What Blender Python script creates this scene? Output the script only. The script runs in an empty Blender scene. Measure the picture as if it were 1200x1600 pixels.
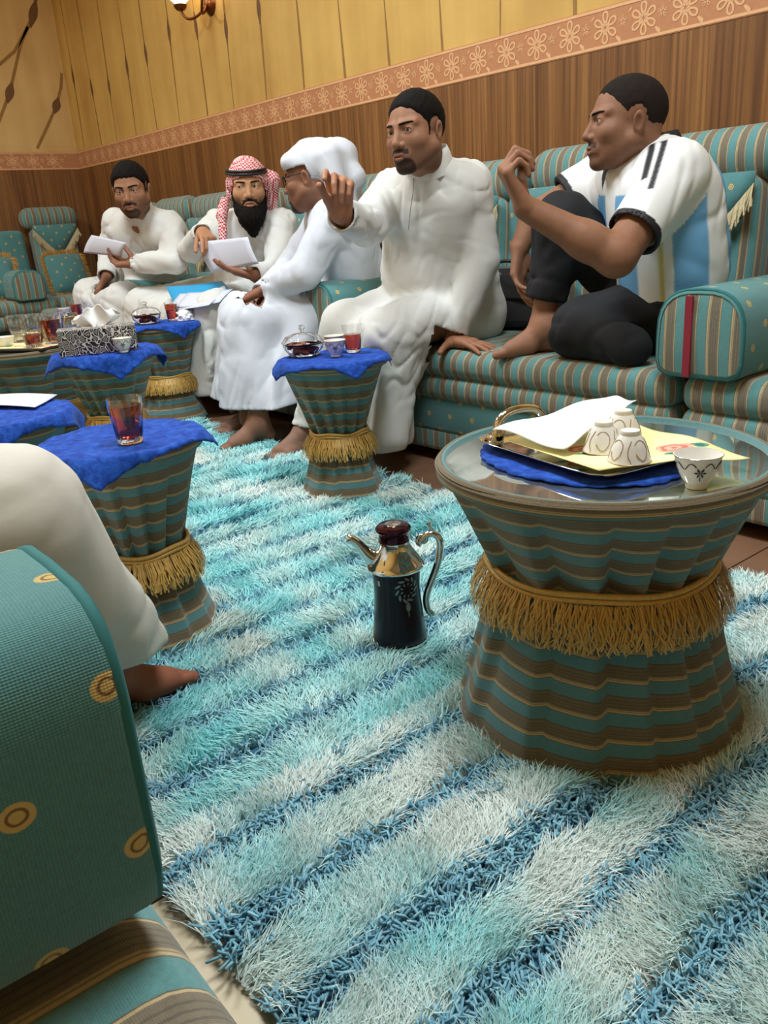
import bpy, bmesh, math, random
import numpy as np
from mathutils import Vector, Matrix

# ------------------------------------------------------------ camera, world, lights, exposure
SC = bpy.context.scene
COL = SC.collection
def set_camera():
    f, pitch, roll, yaw, h = 1290.0, math.radians(19.1), math.radians(3.95), math.radians(37.8), 0.76
    fh = Vector((-math.cos(yaw), math.sin(yaw), 0)); r0 = Vector((math.sin(yaw), math.cos(yaw), 0)); u0 = Vector((0, 0, 1))
    fw = fh * math.cos(pitch) - u0 * math.sin(pitch); uc = u0 * math.cos(pitch) + fh * math.sin(pitch)
    c, s = math.cos(roll), math.sin(roll)
    R = r0 * c - uc * s; U = r0 * s + uc * c
    cd = bpy.data.cameras.new('camera'); cam = bpy.data.objects.new('camera', cd); COL.objects.link(cam)
    cd.sensor_fit = 'VERTICAL'; cd.sensor_height = 36.0; cd.sensor_width = 27.0; cd.lens = f / 1600.0 * 36.0
    cd.clip_start = 0.02; cd.clip_end = 60
    m = Matrix((( R.x, U.x, -fw.x, 0), (R.y, U.y, -fw.y, 0), (R.z, U.z, -fw.z, h), (0, 0, 0, 1)))
    cam.matrix_world = m
    SC.camera = cam
set_camera()
w = bpy.data.worlds.new('world'); SC.world = w; w.use_nodes = True
w.node_tree.nodes['Background'].inputs[0].default_value = (0.95, 1.0, 1.0, 1)
w.node_tree.nodes['Background'].inputs[1].default_value = 0.05
vs = SC.view_settings
vs.view_transform = 'Standard'; vs.look = 'None'; vs.gamma = 1.0; vs.use_curve_mapping = False
vs.exposure = -0.08
LAMPS = [(-0.75, 0.95), (-2.75, 0.85), (-5.2, 0.1)]     # ceiling lamps of the room (x, y)
LAMP_Z = 2.92
for i, (lx, ly) in enumerate(LAMPS):
    ld = bpy.data.lights.new('ceiling_lamp_light', 'AREA'); ld.shape = 'DISK'; ld.size = 0.85
    ld.energy = (65, 62, 48)[i]; ld.color = (0.88, 0.96, 1.0)
    lo = bpy.data.objects.new('ceiling_lamp_light', ld); COL.objects.link(lo); lo.location = (lx, ly, LAMP_Z)

# ------------------------------------------------------------ helpers: objects and tags
RNG = np.random.default_rng(7)
random.seed(5)
def tag(o, label=None, cat=None, group=None, kind=None):
    if label: o['label'] = label
    if cat: o['category'] = cat
    if group: o['group'] = group
    if kind: o['kind'] = kind
    return o
def empty(name, loc=(0, 0, 0), rz=0.0):
    o = bpy.data.objects.new(name, None); COL.objects.link(o)
    o.location = loc; o.rotation_euler = (0, 0, rz); o.empty_display_size = 0.05
    return o
def link(name, me, mat=None, parent=None, loc=None, rot=None):
    o = bpy.data.objects.new(name, me); COL.objects.link(o)
    if mat is not None and len(me.materials) == 0:
        for m in (mat if isinstance(mat, (list, tuple)) else [mat]): me.materials.append(m)
    if parent is not None: o.parent = parent
    if loc is not None: o.location = loc
    if rot is not None: o.rotation_euler = rot
    return o
def copy_tree(o, parent=None):
    c = o.copy(); COL.objects.link(c); c.parent = parent
    for ch in [x for x in bpy.data.objects if x.parent == o]: copy_tree(ch, c)
    return c
def mesh(name, V, F, uv=None, smooth=True, mats=None, fm=None, col=None):
    """V (n,3); F list/array of faces; uv per-vertex (n,2) or per-loop"""
    me = bpy.data.meshes.new(name)
    V = np.asarray(V, float)
    if isinstance(F, np.ndarray):
        n, k = F.shape
        me.vertices.add(len(V)); me.vertices.foreach_set('co', V.astype(np.float32).ravel())
        me.loops.add(n * k); me.loops.foreach_set('vertex_index', F.astype(np.int32).ravel())
        me.polygons.add(n); me.polygons.foreach_set('loop_start', np.arange(0, n * k, k, dtype=np.int32))
        me.update(calc_edges=True)
    else:
        me.from_pydata([tuple(v) for v in V], [], [tuple(int(i) for i in f) for f in F])
    if uv is not None:
        uv = np.asarray(uv, np.float32)
        li = np.empty(len(me.loops), np.int32); me.loops.foreach_get('vertex_index', li)
        l = me.uv_layers.new(name='UVMap')
        l.data.foreach_set('uv', (uv[li] if len(uv) == len(V) and len(uv) != len(li) else uv).astype(np.float32).ravel())
    if col is not None:
        a = me.color_attributes.new('Col', 'FLOAT_COLOR', 'POINT')
        c4 = np.ones((len(V), 4), np.float32); c4[:, :3] = col
        a.data.foreach_set('color', c4.ravel())
    if mats:
        for m in mats: me.materials.append(m)
    if fm is not None: me.polygons.foreach_set('material_index', np.asarray(fm, np.int32))
    me.polygons.foreach_set('use_smooth', np.full(len(me.polygons), bool(smooth)))
    me.update()
    return me
class MB:
    """collects vertices/faces/uvs"""
    def __init__(s): s.V = []; s.F = []; s.T = []
    def add(s, V, F, uv=None):
        o = len(s.V); s.V += [tuple(v) for v in V]; s.F += [tuple(i + o for i in f) for f in F]
        s.T += [tuple(t) for t in uv] if uv is not None else [(v[0], v[1]) for v in V]
    def box(s, x0, x1, y0, y1, z0, z1):
        V = [(x, y, z) for x in (x0, x1) for y in (y0, y1) for z in (z0, z1)]
        F = [(0, 1, 3, 2), (4, 6, 7, 5), (0, 4, 5, 1), (2, 3, 7, 6), (0, 2, 6, 4), (1, 5, 7, 3)]
        s.add(V, F)
    def build(s, name, mat, parent=None, smooth=False, loc=None, rot=None):
        return link(name, mesh(name, np.array(s.V), s.F, np.array(s.T), smooth), mat, parent, loc, rot)
def bevel(o, w=0.004, seg=2):
    m = o.modifiers.new('bevel', 'BEVEL'); m.width = w; m.segments = seg; m.limit_method = 'ANGLE'; return o
def grid_faces(nu, nv, wrap=False):
    F = []
    for i in range(nu if wrap else nu - 1):
        for j in range(nv - 1):
            a = i * nv + j; b = ((i + 1) % nu) * nv + j
            F.append((a, b, b + 1, a + 1))
    return F
def lathe(name, prof, seg=32, smooth=True, mod=None, cap=True, uvscale=1.0):
    """prof: list of (r,z); mod(theta,r,z,t)->(r,z)"""
    V = []; UV = []; nv = len(prof)
    L = [0]
    for i in range(1, nv): L.append(L[-1] + math.hypot(prof[i][0] - prof[i - 1][0], prof[i][1] - prof[i - 1][1]))
    for i in range(seg):
        th = 2 * math.pi * i / seg
        for j, (r, z) in enumerate(prof):
            if mod: r, z = mod(th, r, z, j / (nv - 1))
            V.append((r * math.cos(th), r * math.sin(th), z)); UV.append((L[j], th * 0.1))
    F = grid_faces(seg, nv, True)
    if cap:
        if prof[0][0] > 1e-6: F.append(tuple(i * nv for i in range(seg))[::-1])
        if prof[-1][0] > 1e-6: F.append(tuple(i * nv + nv - 1 for i in range(seg)))
    me = mesh(name, V, F, UV, smooth); me.set_sharp_from_angle(angle=math.radians(38)); return me
def tube(path, rad, seg=8, closed=False):
    """returns V,F of a tube along path (list of 3-vectors); rad scalar or list"""
    P = [Vector(p) for p in path]; n = len(P); V = []; F = []
    rr = rad if isinstance(rad, (list, tuple)) else [rad] * n
    up = Vector((0, 0, 1)); prev = None
    for i in range(n):
        t = (P[(i + 1) % n] - P[i - 1]) if closed else (P[min(i + 1, n - 1)] - P[max(i - 1, 0)])
        t.normalize()
        if prev is None:
            a = t.cross(up if abs(t.z) < 0.9 else Vector((1, 0, 0))).normalized()
        else:
            a = (prev - t * prev.dot(t)).normalized()
        prev = a; b = t.cross(a)
        for k in range(seg):
            an = 2 * math.pi * k / seg
            V.append(P[i] + (a * math.cos(an) + b * math.sin(an)) * rr[i])
    for i in range(n if closed else n - 1):
        for k in range(seg):
            a0 = i * seg + k; a1 = i * seg + (k + 1) % seg; j = (i + 1) % n
            F.append((a0, a1, j * seg + (k + 1) % seg, j * seg + k))
    if not closed:
        F.append(tuple(range(seg))[::-1]); F.append(tuple((n - 1) * seg + k for k in range(seg)))
    return V, F
def tube_obj(name, path, rad, mat, parent=None, seg=8, closed=False):
    V, F = tube(path, rad, seg, closed)
    return link(name, mesh(name, [tuple(v) for v in V], F, None, True), mat, parent)
def bez(p0, p1, p2, p3, n=12):
    out = []
    for i in range(n + 1):
        t = i / n; a = (1 - t)
        out.append(tuple(a ** 3 * p0[k] + 3 * a * a * t * p1[k] + 3 * a * t * t * p2[k] + t ** 3 * p3[k] for k in range(3)))
    return out
def cushion(name, sx, sy, sz, r=0.04, bulge=0.0, step=0.06, uvmode='x', wob=0.0, seed=0):
    """rounded, slightly puffed box centred at origin. uvmode 'x': stripes across x; 'z': across z; 'd': dots"""
    hx, hy, hz = sx / 2, sy / 2, sz / 2; r = min(r, hx * .98, hy * .98, hz * .98)
    def axis(h):
        n = max(2, int(2 * h / step)); a = list(np.linspace(-h + r, h - r, n))
        e = [h - r * (1 - math.sin(t)) for t in (0.35, 0.75, 1.15, math.pi / 2)]
        return [-x for x in e[::-1]] + a + e
    A = [axis(hx), axis(hy), axis(hz)]; H = (hx, hy, hz)
    V = []; F = []; UV = []
    for ax in range(3):
        b, c = (ax + 1) % 3, (ax + 2) % 3
        for sgn in (-1, 1):
            o = len(V); nb, nc = len(A[b]), len(A[c])
            for u in A[b]:
                for v in A[c]:
                    p = [0, 0, 0]; p[ax] = sgn * H[ax]; p[b] = u; p[c] = v
                    q = [max(-H[k] + r, min(H[k] - r, p[k])) for k in range(3)]
                    d = [p[k] - q[k] for k in range(3)]; L = math.sqrt(sum(x * x for x in d)) or 1
                    s_ = [q[k] + d[k] / L * r for k in range(3)]
                    bb = bulge * (1 - (u / H[b]) ** 2) * (1 - (v / H[c]) ** 2)
                    if wob: bb += wob * math.sin(u * 23 + seed) * math.sin(v * 19 + 2 * seed) * (1 - (u / H[b]) ** 2) * (1 - (v / H[c]) ** 2)
                    s_[ax] += sgn * bb
                    V.append(s_)
                    if uvmode == 'x':
                        uu = p[0] if ax != 0 else p[1] * .9 + .013
                        UV.append((uu, p[2] + p[1]))
                    elif uvmode == 'z': UV.append((p[2] if ax != 2 else p[1], p[0] + p[1]))
                    else:
                        UV.append(((p[0], p[2]) if ax == 1 else (p[0], p[1] + hz) if ax == 2 else (p[1] + hx, p[2])))
            fs = grid_faces(nb, nc)
            F += [tuple(i + o for i in (f if sgn > 0 else f[::-1])) for f in fs]
    return mesh(name, V, F, UV, True)
def profile_extrude(name, prof, y0, y1, ny=8, endr=0.012, capn=3, uvo=(0.0, 0.0)):
    """closed profile [(x,z)] extruded along y with softly rounded ends; uv=(arc,y); caps are separate (uv = x,z)"""
    pr = np.array(prof, float); n = len(pr); c = pr.mean(0)
    arc = [0.0]
    for i in range(1, n): arc.append(arc[-1] + float(np.hypot(*(pr[i] - pr[i - 1]))))
    ys = [y0 + endr * (1 - math.cos(t)) for t in np.linspace(0, math.pi / 2, 4)][:-1] + list(np.linspace(y0 + endr, y1 - endr, ny)) + [y1 - endr * (1 - math.cos(t)) for t in np.linspace(math.pi / 2, 0, 4)][1:]
    V = []; UV = []
    for i in range(n):
        d = pr[i] - c; L = np.hypot(*d)
        for y in ys:
            ins = 0
            if y < y0 + endr: t = (y0 + endr - y) / endr; ins = endr * (1 - math.sqrt(max(0, 1 - t * t)))
            if y > y1 - endr: t = (y - y1 + endr) / endr; ins = endr * (1 - math.sqrt(max(0, 1 - t * t)))
            p = pr[i] - d / L * ins
            V.append((p[0], y, p[1])); UV.append((arc[i] + uvo[0], y + uvo[1]))
    F = grid_faces(n, len(ys), True)
    return mesh(name, V, F, UV, True)
def cap_mesh(name, prof, y, inset=0.012, bulge=0.008, flip=False):
    """puffed end panel for a closed profile in the xz plane at y (bulging to -y)"""
    pr = np.array(prof, float); c = pr.mean(0); V = []; UV = []; n = len(pr); rings = 6
    for k in range(rings):
        s = 1 - k / (rings - 0.0)
        for i in range(n):
            d = pr[i] - c; L = np.hypot(*d); p = c + d * s * (1 - inset / L)
            V.append((p[0], y - bulge * (1 - s * s), p[1])); UV.append((p[0], p[1]))
    V.append((c[0], y - bulge, c[1])); UV.append((c[0], c[1]))
    F = []
    for k in range(rings - 1):
        for i in range(n):
            j = (i + 1) % n; F.append((k * n + i, k * n + j, (k + 1) * n + j, (k + 1) * n + i))
    for i in range(n): F.append(((rings - 1) * n + i, (rings - 1) * n + (i + 1) % n, len(V) - 1))
    return mesh(name, V, F, UV, True)

# ------------------------------------------------------------ helpers: materials
def lin(c):
    """sRGB 0-255 -> linear rgba"""
    return tuple(((x / 255) / 12.92 if x / 255 <= 0.04045 else ((x / 255 + 0.055) / 1.055) ** 2.4) for x in c) + (1.0,)
class NT:
    def __init__(s, name):
        s.m = bpy.data.materials.new(name); s.m.use_nodes = True; s.t = s.m.node_tree
        s.b = s.t.nodes['Principled BSDF']
    def n(s, typ, **kw):
        nd = s.t.nodes.new(typ)
        for k, v in kw.items():
            if k.startswith('i_'):
                key = k[2:]; key = int(key) if key.isdigit() else key.replace('_', ' ')
                s.set(nd.inputs[key], v)
            else: setattr(nd, k, v)
        return nd
    def set(s, inp, v):
        if hasattr(v, 'outputs'): v = v.outputs[0]
        if isinstance(v, bpy.types.NodeSocket): s.t.links.new(v, inp)
        else: inp.default_value = v
    def math(s, op, a, b=0.0, c=0.0):
        nd = s.n('ShaderNodeMath', operation=op); s.set(nd.inputs[0], a); s.set(nd.inputs[1], b); s.set(nd.inputs[2], c); return nd.outputs[0]
    def vmath(s, op, a, b=(0, 0, 0)):
        nd = s.n('ShaderNodeVectorMath', operation=op); s.set(nd.inputs[0], a); s.set(nd.inputs[1], b)
        return nd.outputs['Value'] if op == 'LENGTH' else nd.outputs[0]
    def ramp(s, fac, stops, mode='LINEAR'):
        nd = s.n('ShaderNodeValToRGB'); cr = nd.color_ramp; cr.interpolation = mode
        while len(cr.elements) > 1: cr.elements.remove(cr.elements[-1])
        cr.elements[0].position = stops[0][0]; cr.elements[0].color = stops[0][1]
        for p, c in stops[1:]:
            e = cr.elements.new(p); e.color = c
        s.set(nd.inputs[0], fac); return nd.outputs[0]
    def mix(s, fac, a, b, mode='MIX'):
        nd = s.n('ShaderNodeMix', data_type='RGBA', blend_type=mode)
        s.set(nd.inputs['Factor'], fac); s.set(nd.inputs[6], a); s.set(nd.inputs[7], b); return nd.outputs[2]
    def noise(s, scale, detail=3.0, vec=None, rough=0.5):
        nd = s.n('ShaderNodeTexNoise'); nd.inputs['Scale'].default_value = scale; nd.inputs['Detail'].default_value = detail; nd.inputs['Roughness'].default_value = rough
        if vec is not None: s.set(nd.inputs['Vector'], vec)
        return nd.outputs['Fac']
    def tc(s, which='Object'): return s.n('ShaderNodeTexCoord').outputs[which]
    def mapping(s, vec, scale=(1, 1, 1), loc=(0, 0, 0), rot=(0, 0, 0)):
        nd = s.n('ShaderNodeMapping'); s.set(nd.inputs[0], vec); nd.inputs['Scale'].default_value = scale; nd.inputs['Location'].default_value = loc; nd.inputs['Rotation'].default_value = rot
        return nd.outputs[0]
    def bump(s, h, strength=0.3, dist=0.002):
        nd = s.n('ShaderNodeBump'); nd.inputs['Strength'].default_value = strength; nd.inputs['Distance'].default_value = dist
        s.set(nd.inputs['Height'], h); s.t.links.new(nd.outputs[0], s.b.inputs['Normal'])
    def out(s, color=None, rough=0.6, metal=0.0, **kw):
        if color is not None: s.set(s.b.inputs['Base Color'], color)
        s.set(s.b.inputs['Roughness'], rough); s.set(s.b.inputs['Metallic'], metal)
        for k, v in kw.items(): s.set(s.b.inputs[k.replace('_', ' ')], v)
        return s.m
def plain(name, c, rough=0.6, metal=0.0, var=0.0, vscale=20, bump=0.0, bscale=200, **kw):
    t = NT(name); col = lin(c)
    if var:
        nz = t.noise(vscale, 4, t.tc())
        k = t.math('MULTIPLY_ADD', nz, 2 * var, 1 - var)
        g = t.n('ShaderNodeCombineColor'); [t.set(g.inputs[i], k) for i in range(3)]
        col = t.mix(1.0, col, g, 'MULTIPLY')
    if bump: t.bump(t.noise(bscale, 2, t.tc()), bump)
    return t.out(col, rough, metal, **kw)
TEAL = (92, 148, 150); BROWN = (126, 116, 98); GOLD = (200, 180, 138)
def weave_bump(t, uv, f=1500.0, strength=0.35):
    sp = t.n('ShaderNodeSeparateXYZ'); t.set(sp.inputs[0], uv)
    a = t.math('SINE', t.math('MULTIPLY', t.math('ADD', sp.outputs[0], sp.outputs[1]), f * 1.4)); b = t.math('SINE', t.math('MULTIPLY', t.math('SUBTRACT', sp.outputs[0], sp.outputs[1]), f * 1.4))
    h = t.math('MULTIPLY', a, b)
    t.bump(h, strength, 0.0012); return h
def stripe_mat(name, period=0.05, teal=TEAL, brown=BROWN, gold=GOLD, f=1500, two=True):
    t = NT(name); uv = t.tc('UV')
    sp = t.n('ShaderNodeSeparateXYZ'); t.set(sp.inputs[0], uv)
    x = t.math('MULTIPLY', sp.outputs[0], 1.0 / period); fr = t.math('FRACT', x)
    T, B, G = lin(teal), lin(brown), lin(gold); D = lin(tuple(int(c * .78) for c in brown))
    c = t.ramp(fr, [(0, T), (.40, T), (.42, D), (.44, G), (.475, G), (.49, B), (.52, G), (.55, B), (.60, B), (.62, D), (.65, B), (.70, B), (.72, D), (.75, B), (.80, B), (.82, D), (.85, B), (.93, B), (.945, G if two else B), (.965, G if two else D), (.98, D), (1.0, T)])
    h = weave_bump(t, uv, f)
    nz = t.noise(9, 4, t.tc()); n2 = t.noise(260, 2, t.tc())
    k = t.math('ADD', t.math('MULTIPLY_ADD', nz, 0.35, 0.62), t.math('MULTIPLY', n2, 0.42))
    g = t.n('ShaderNodeCombineColor'); [t.set(g.inputs[i], k) for i in range(3)]
    return t.out(t.mix(1.0, c, g, 'MULTIPLY'), 0.85, Sheen_Weight=0.25)
def dots_mat(name, cell=0.10, base=(80, 136, 138), f=1300, r0=0.078):
    t = NT(name); uv = t.tc('UV')
    a = t.vmath('SCALE', uv); a.node.inputs['Scale'].default_value = 1.0 / cell
    def ring(off):
        fr = t.vmath('SUBTRACT', t.vmath('FRACTION', t.vmath('ADD', a, off)), (.5, .5, 0))
        return t.vmath('LENGTH', t.vmath('MULTIPLY', fr, (1, 1, 0)))
    d = t.math('MINIMUM', ring((0, 0, 0)), ring((.5, .5, 0)))
    nz0 = t.noise(120, 2, t.tc())
    d = t.math('ADD', d, t.math('MULTIPLY_ADD', nz0, 0.016, -0.008))
    Gd, Br, T = lin((206, 178, 108)), lin((120, 88, 46)), lin(base)
    h = weave_bump(t, uv, f, 0.3)
    n2 = t.noise(330, 2, t.tc()); n3 = t.noise(7, 3, t.tc())
    k = t.math('ADD', t.math('MULTIPLY_ADD', n3, 0.3, 0.62), t.math('MULTIPLY_ADD', n2, 0.4, 0.0))
    k = t.math('ADD', k, t.math('MULTIPLY', h, 0.16))
    g = t.n('ShaderNodeCombineColor'); [t.set(g.inputs[i], k) for i in range(3)]
    Tm = t.mix(1.0, T, g, 'MULTIPLY')
    m1 = t.ramp(d, [(0, (1, 1, 1, 1)), (r0, (1, 1, 1, 1)), (r0 + .008, (0, 0, 0, 1))])
    rc = t.ramp(d, [(0, Gd), (r0 * .42, Gd), (r0 * .48, Br), (r0 * .62, Br), (r0 * .7, Gd)])
    return t.out(t.mix(m1, Tm, rc), 0.85, Sheen_Weight=0.25)
def glass_mat(name, c=(1, 1, 1), rough=0.02, ior=1.45):
    t = NT(name); return t.out((c[0], c[1], c[2], 1), rough, 0, Transmission_Weight=1.0, IOR=ior)
M = {}
M['stripe'] = stripe_mat('striped_upholstery', 0.056)
M['stripe_table'] = stripe_mat('striped_skirt_fabric', 0.042, teal=(84, 132, 136), brown=(116, 102, 76), gold=(196, 168, 118), two=False)
M['dots'] = dots_mat('teal_dotted_upholstery')
M['chrome'] = plain('chrome', (225, 225, 222), 0.08, 1.0)
M['white_cer'] = plain('white_porcelain', (236, 234, 228), 0.12, 0, IOR=1.5)
M['glass'] = glass_mat('clear_glass')
M['thinglass'] = glass_mat('thin_bowl_glass', (1, 1, 1), 0.02, 1.17)
M['tea'] = glass_mat('black_tea', (0.50, 0.065, 0.014), 0.0, 1.33)
M['goldfringe'] = plain('gold_fringe', (206, 166, 88), 0.45, 0.1, var=0.35, vscale=150)
M['creamfringe'] = plain('cream_fringe', (196, 180, 140), 0.7, 0, var=0.25, vscale=90)
M['goldtrim'] = plain('gold_pillow_fringe', (170, 128, 58), 0.7, 0, var=0.3, vscale=90)
def bluecloth():
    t = NT('blue_lace_cloth'); nz = t.noise(60, 5, t.tc(), 0.65); v = t.n('ShaderNodeTexVoronoi', feature='DISTANCE_TO_EDGE'); v.inputs['Scale'].default_value = 55; t.set(v.inputs['Vector'], t.tc())
    c = t.ramp(nz, [(0.3, lin((14, 44, 122))), (0.5, lin((24, 72, 168))), (0.72, lin((46, 100, 192)))])
    c = t.mix(t.math('MULTIPLY', t.math('LESS_THAN', v.outputs['Distance'], 0.05), 0.22), c, lin((24, 56, 146)))
    t.bump(nz, 0.6, 0.004); return t.out(c, 0.85, Sheen_Weight=0.05, Specular_IOR_Level=.2)
M['blue'] = bluecloth()
M['paper'] = plain('white_paper', (206, 210, 224), 0.7)
M['bluefolder'] = plain('blue_folder_plastic', (40, 160, 214), 0.35)
M['black'] = plain('black_leather', (20, 20, 22), 0.45, 0, bump=0.2, bscale=300)
M['darkwood'] = plain('dark_wood', (70, 44, 26), 0.5, 0, var=.2)

# ------------------------------------------------------------ the room
WY = 2.64          # main wall
WX = -7.05         # left wall
YB = -0.85         # wall behind the near sofa
XR = 2.2           # right wall
ZC = 3.0
def border_z(x): return 1.275 + (-1.4 - x) * 0.0115      # bottom of the wallpaper border (pasted a little out of level)
BH = 0.128
def wood_mat(horizontal_axis):
    t = NT('wood_panelling'); co = t.tc()
    sc = (90, 1, 1.3) if horizontal_axis == 'x' else (1, 90, 1.3)
    n1 = t.noise(1.0, 4, t.mapping(co, sc), 0.6)
    sc2 = (14, 1, .35) if horizontal_axis == 'x' else (1, 14, .35)
    n2 = t.noise(1.0, 3, t.mapping(co, sc2), 0.5)
    c1 = t.ramp(n1, [(0.25, lin((84, 50, 24))), (0.5, lin((130, 86, 44))), (0.75, lin((162, 114, 62)))])
    c2 = t.ramp(n2, [(0.3, (0.62, 0.55, 0.5, 1)), (0.6, (1, 1, 1, 1))])
    t.bump(n1, 0.15, 0.001)
    return t.out(t.mix(1.0, c1, c2, 'MULTIPLY'), 0.45)
def paper_mat(name, base, dark):
    t = NT(name); co = t.tc()
    n1 = t.noise(2.2, 5, co, 0.6); n2 = t.noise(1.0, 3, t.mapping(co, (7, 7, .5)))
    k = t.math('ADD', t.math('MULTIPLY', n1, 0.5), t.math('MULTIPLY', n2, 0.5))
    n3 = t.noise(240, 2, co); t.bump(n3, 0.2, 0.001)
    return t.out(t.ramp(k, [(0.32, lin(dark)), (0.62, lin(base))]), 0.7)
M['wood_x'] = wood_mat('x'); M['wood_y'] = wood_mat('y')
M['wallpaper'] = paper_mat('ochre_wallpaper', (214, 176, 98), (184, 142, 74))
M['wallpaper_l'] = paper_mat('pale_ochre_wallpaper', (222, 190, 128), (198, 158, 98))
M['border'] = plain('border_paper', (184, 126, 86), 0.65, 0, var=.12, vscale=60)
M['motif'] = plain('border_flower_print', (222, 172, 126), 0.65, 0, var=.1, vscale=80)
M['stem'] = plain('dark_stem_print', (150, 112, 60), 0.8, 0, var=.3, vscale=30)
M['pod'] = plain('dark_pod_print', (112, 78, 48), 0.8, 0, var=.35, vscale=70)
M['offwhite'] = plain('painted_plaster', (226, 220, 204), 0.8)

def quad_wall(name, P, mat, parent=None):
    V = [Vector(p) for p in P]
    me = mesh(name, [tuple(v) for v in V], [(0, 1, 2, 3)], None, False)
    return link(name, me, mat, parent)
# floor: cream tiles with brown strips
M['tile'] = plain('cream_floor_tile', (200, 182, 150), 0.5, 0, var=.08, vscale=6)
M['tile_br'] = plain('brown_floor_tile', (128, 94, 72), 0.3, 0, var=.25, vscale=14)
M['grout'] = plain('tile_grout', (120, 96, 72), 0.8)
b = MB(); b.box(WX - .1, XR + .1, YB - .1, WY + .1, -0.12, -0.004); floor = b.build('floor', M['grout']); tag(floor, kind='structure')
def floor_tile(nm, x0, x1, y0, y1, mat):
    g = 0.0022; b = MB(); b.box(x0 + g, x1 - g, y0 + g, y1 - g, -0.004, 0.0)
    o = b.build(nm, mat, floor); return o
x = -1.02
for i in range(8):      # the strip of tiles seen between the near sofa and the rug
    floor_tile('floor_tile', x + .0, x + .335, 0.237, 0.40, M['tile']) if i else floor_tile('floor_tile', x - .48, x + .194, 0.237, 0.40, M['tile_br'])
    x += .335 if i else .194
floor_tile('floor_tile', -1.5, XR, 0.125, 0.237, M['tile_br']); floor_tile('floor_tile', -1.5, XR, YB, 0.125, M['tile'])
floor_tile('floor_tile', WX, -1.5, YB, 0.40, M['tile_br'])
xx = WX
while xx < XR:          # brown tiles beneath the rug and in front of the long sofa
    for y0, y1 in ((.40, .98), (.98, 1.56), (1.56, 2.14), (2.14, WY)): floor_tile('floor_tile', xx, min(xx + .62, XR), y0, y1, M['tile_br'])
    xx += .62
b = MB(); b.box(WX - .1, XR + .1, YB - .1, WY + .1, ZC, ZC + .1); tag(b.build('ceiling', M['offwhite']), kind='structure')
# main wall: panelling below, paper above, border between
b = MB(); b.box(WX - .12, XR + .1, WY, WY + .12, 0, ZC); wall_b = b.build('wall_main', M['wallpaper']); tag(wall_b, kind='structure')
def sloped_band(name, lo, hi, mat, d0, d1, parent):
    """band on the main wall between heights lo(x), hi(x), proud of the wall by d1"""
    xa, xb = WX, XR; b = MB()
    V = []
    for x in (xa, xb):
        for y in (WY - d1, WY - d0):
            for z in (lo(x), hi(x)): V.append((x, y, z))
    b.add(V, [(0, 1, 3, 2), (4, 6, 7, 5), (0, 4, 5, 1), (2, 3, 7, 6), (0, 2, 6, 4), (1, 5, 7, 3)])
    return b.build(name, mat, parent)
sloped_band('wood_panelling', lambda x: 0.0, border_z, M['wood_x'], 0, .006, wall_b)
bd = sloped_band('trim_1', border_z, lambda x: border_z(x) + BH, M['border'], 0, .008, None); tag(bd, kind='structure')
sloped_band('border_edge', lambda x: border_z(x) + .003, lambda x: border_z(x) + .012, M['motif'], .007, .0095, bd)
sloped_band('border_edge', lambda x: border_z(x) + BH - .012, lambda x: border_z(x) + BH - .003, M['motif'], .007, .0095, bd)
# left wall
b = MB(); b.box(WX - .12, WX, YB - .1, WY, 0, ZC); wall_l = b.build('wall_left', M['wallpaper_l']); tag(wall_l, kind='structure')
zl = border_z(WX)
b = MB(); b.box(WX, WX + .006, YB, WY - .0005, 0, zl); b.build('wood_panelling', M['wood_y'], wall_l)
b = MB(); b.box(WX, WX + .008, YB, WY - .0005, zl, zl + BH); bl = b.build('trim_2', M['border']); tag(bl, kind='structure')
for z0 in (zl + .003, zl + BH - .012):
    b = MB(); b.box(WX + .007, WX + .0095, YB, WY - .01, z0, z0 + .009); b.build('border_edge', M['motif'], bl)
b = MB(); b.box(WX - .1, XR + .1, YB - .12, YB, 0, ZC); tag(b.build('wall_back', M['wallpaper']), kind='structure')
b = MB(); b.box(XR, XR + .12, YB - .1, WY, 0, ZC); tag(b.build('wall_right', M['wallpaper']), kind='structure')
# flower motifs of the border: six open petals, small flower and leaf
def petal_ring(b, cx, cz, n, r0, r1, w, t, rot=0.0, hollow=True):
    for k in range(n):
        a = rot + 2 * math.pi * k / n; ca, sa = math.cos(a), math.sin(a); out = []; inn = []
        for j in range(13):
            u = j / 12 * 2 * math.pi
            rr = (r0 + r1) / 2 + (r1 - r0) / 2 * math.cos(u); ww = w * math.sin(u) * (0.75 + 0.25 * math.cos(u))
            out.append((cx + rr * ca - ww * sa, cz + rr * sa + ww * ca))
            rr2 = (r0 + r1) / 2 + (r1 - r0) / 2 * math.cos(u) * .58 + .002; ww2 = ww * .5
            inn.append((cx + rr2 * ca - ww2 * sa, cz + rr2 * sa + ww2 * ca))
        V = [(p[0], 0, p[1]) for p in out] + [(p[0], 0, p[1]) for p in inn]
        if hollow: b.add(V, [(j, j + 1, 13 + j + 1, 13 + j) for j in range(12)])
        else: b.add(V[:12], [tuple(range(12))])
mb = MB()
petal_ring(mb, 0, 0, 6, .009, .051, .0165, .0, math.pi / 2)
petal_ring(mb, 0, 0, 6, .004, .017, .006, .0, 0, False)
petal_ring(mb, .071, .006, 5, .003, .019, .006, .0, math.pi / 2)
petal_ring(mb, .045, -.034, 1, -.002, .026, .008, .0, -.75, False)
petal_ring(mb, .092, .026, 1, 0, .02, .004, .0, .8, False)
motif_me = mesh('flower_motif', np.array(mb.V), mb.F, None, False); motif_me.materials.append(M['motif'])
fx = -6.98
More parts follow.
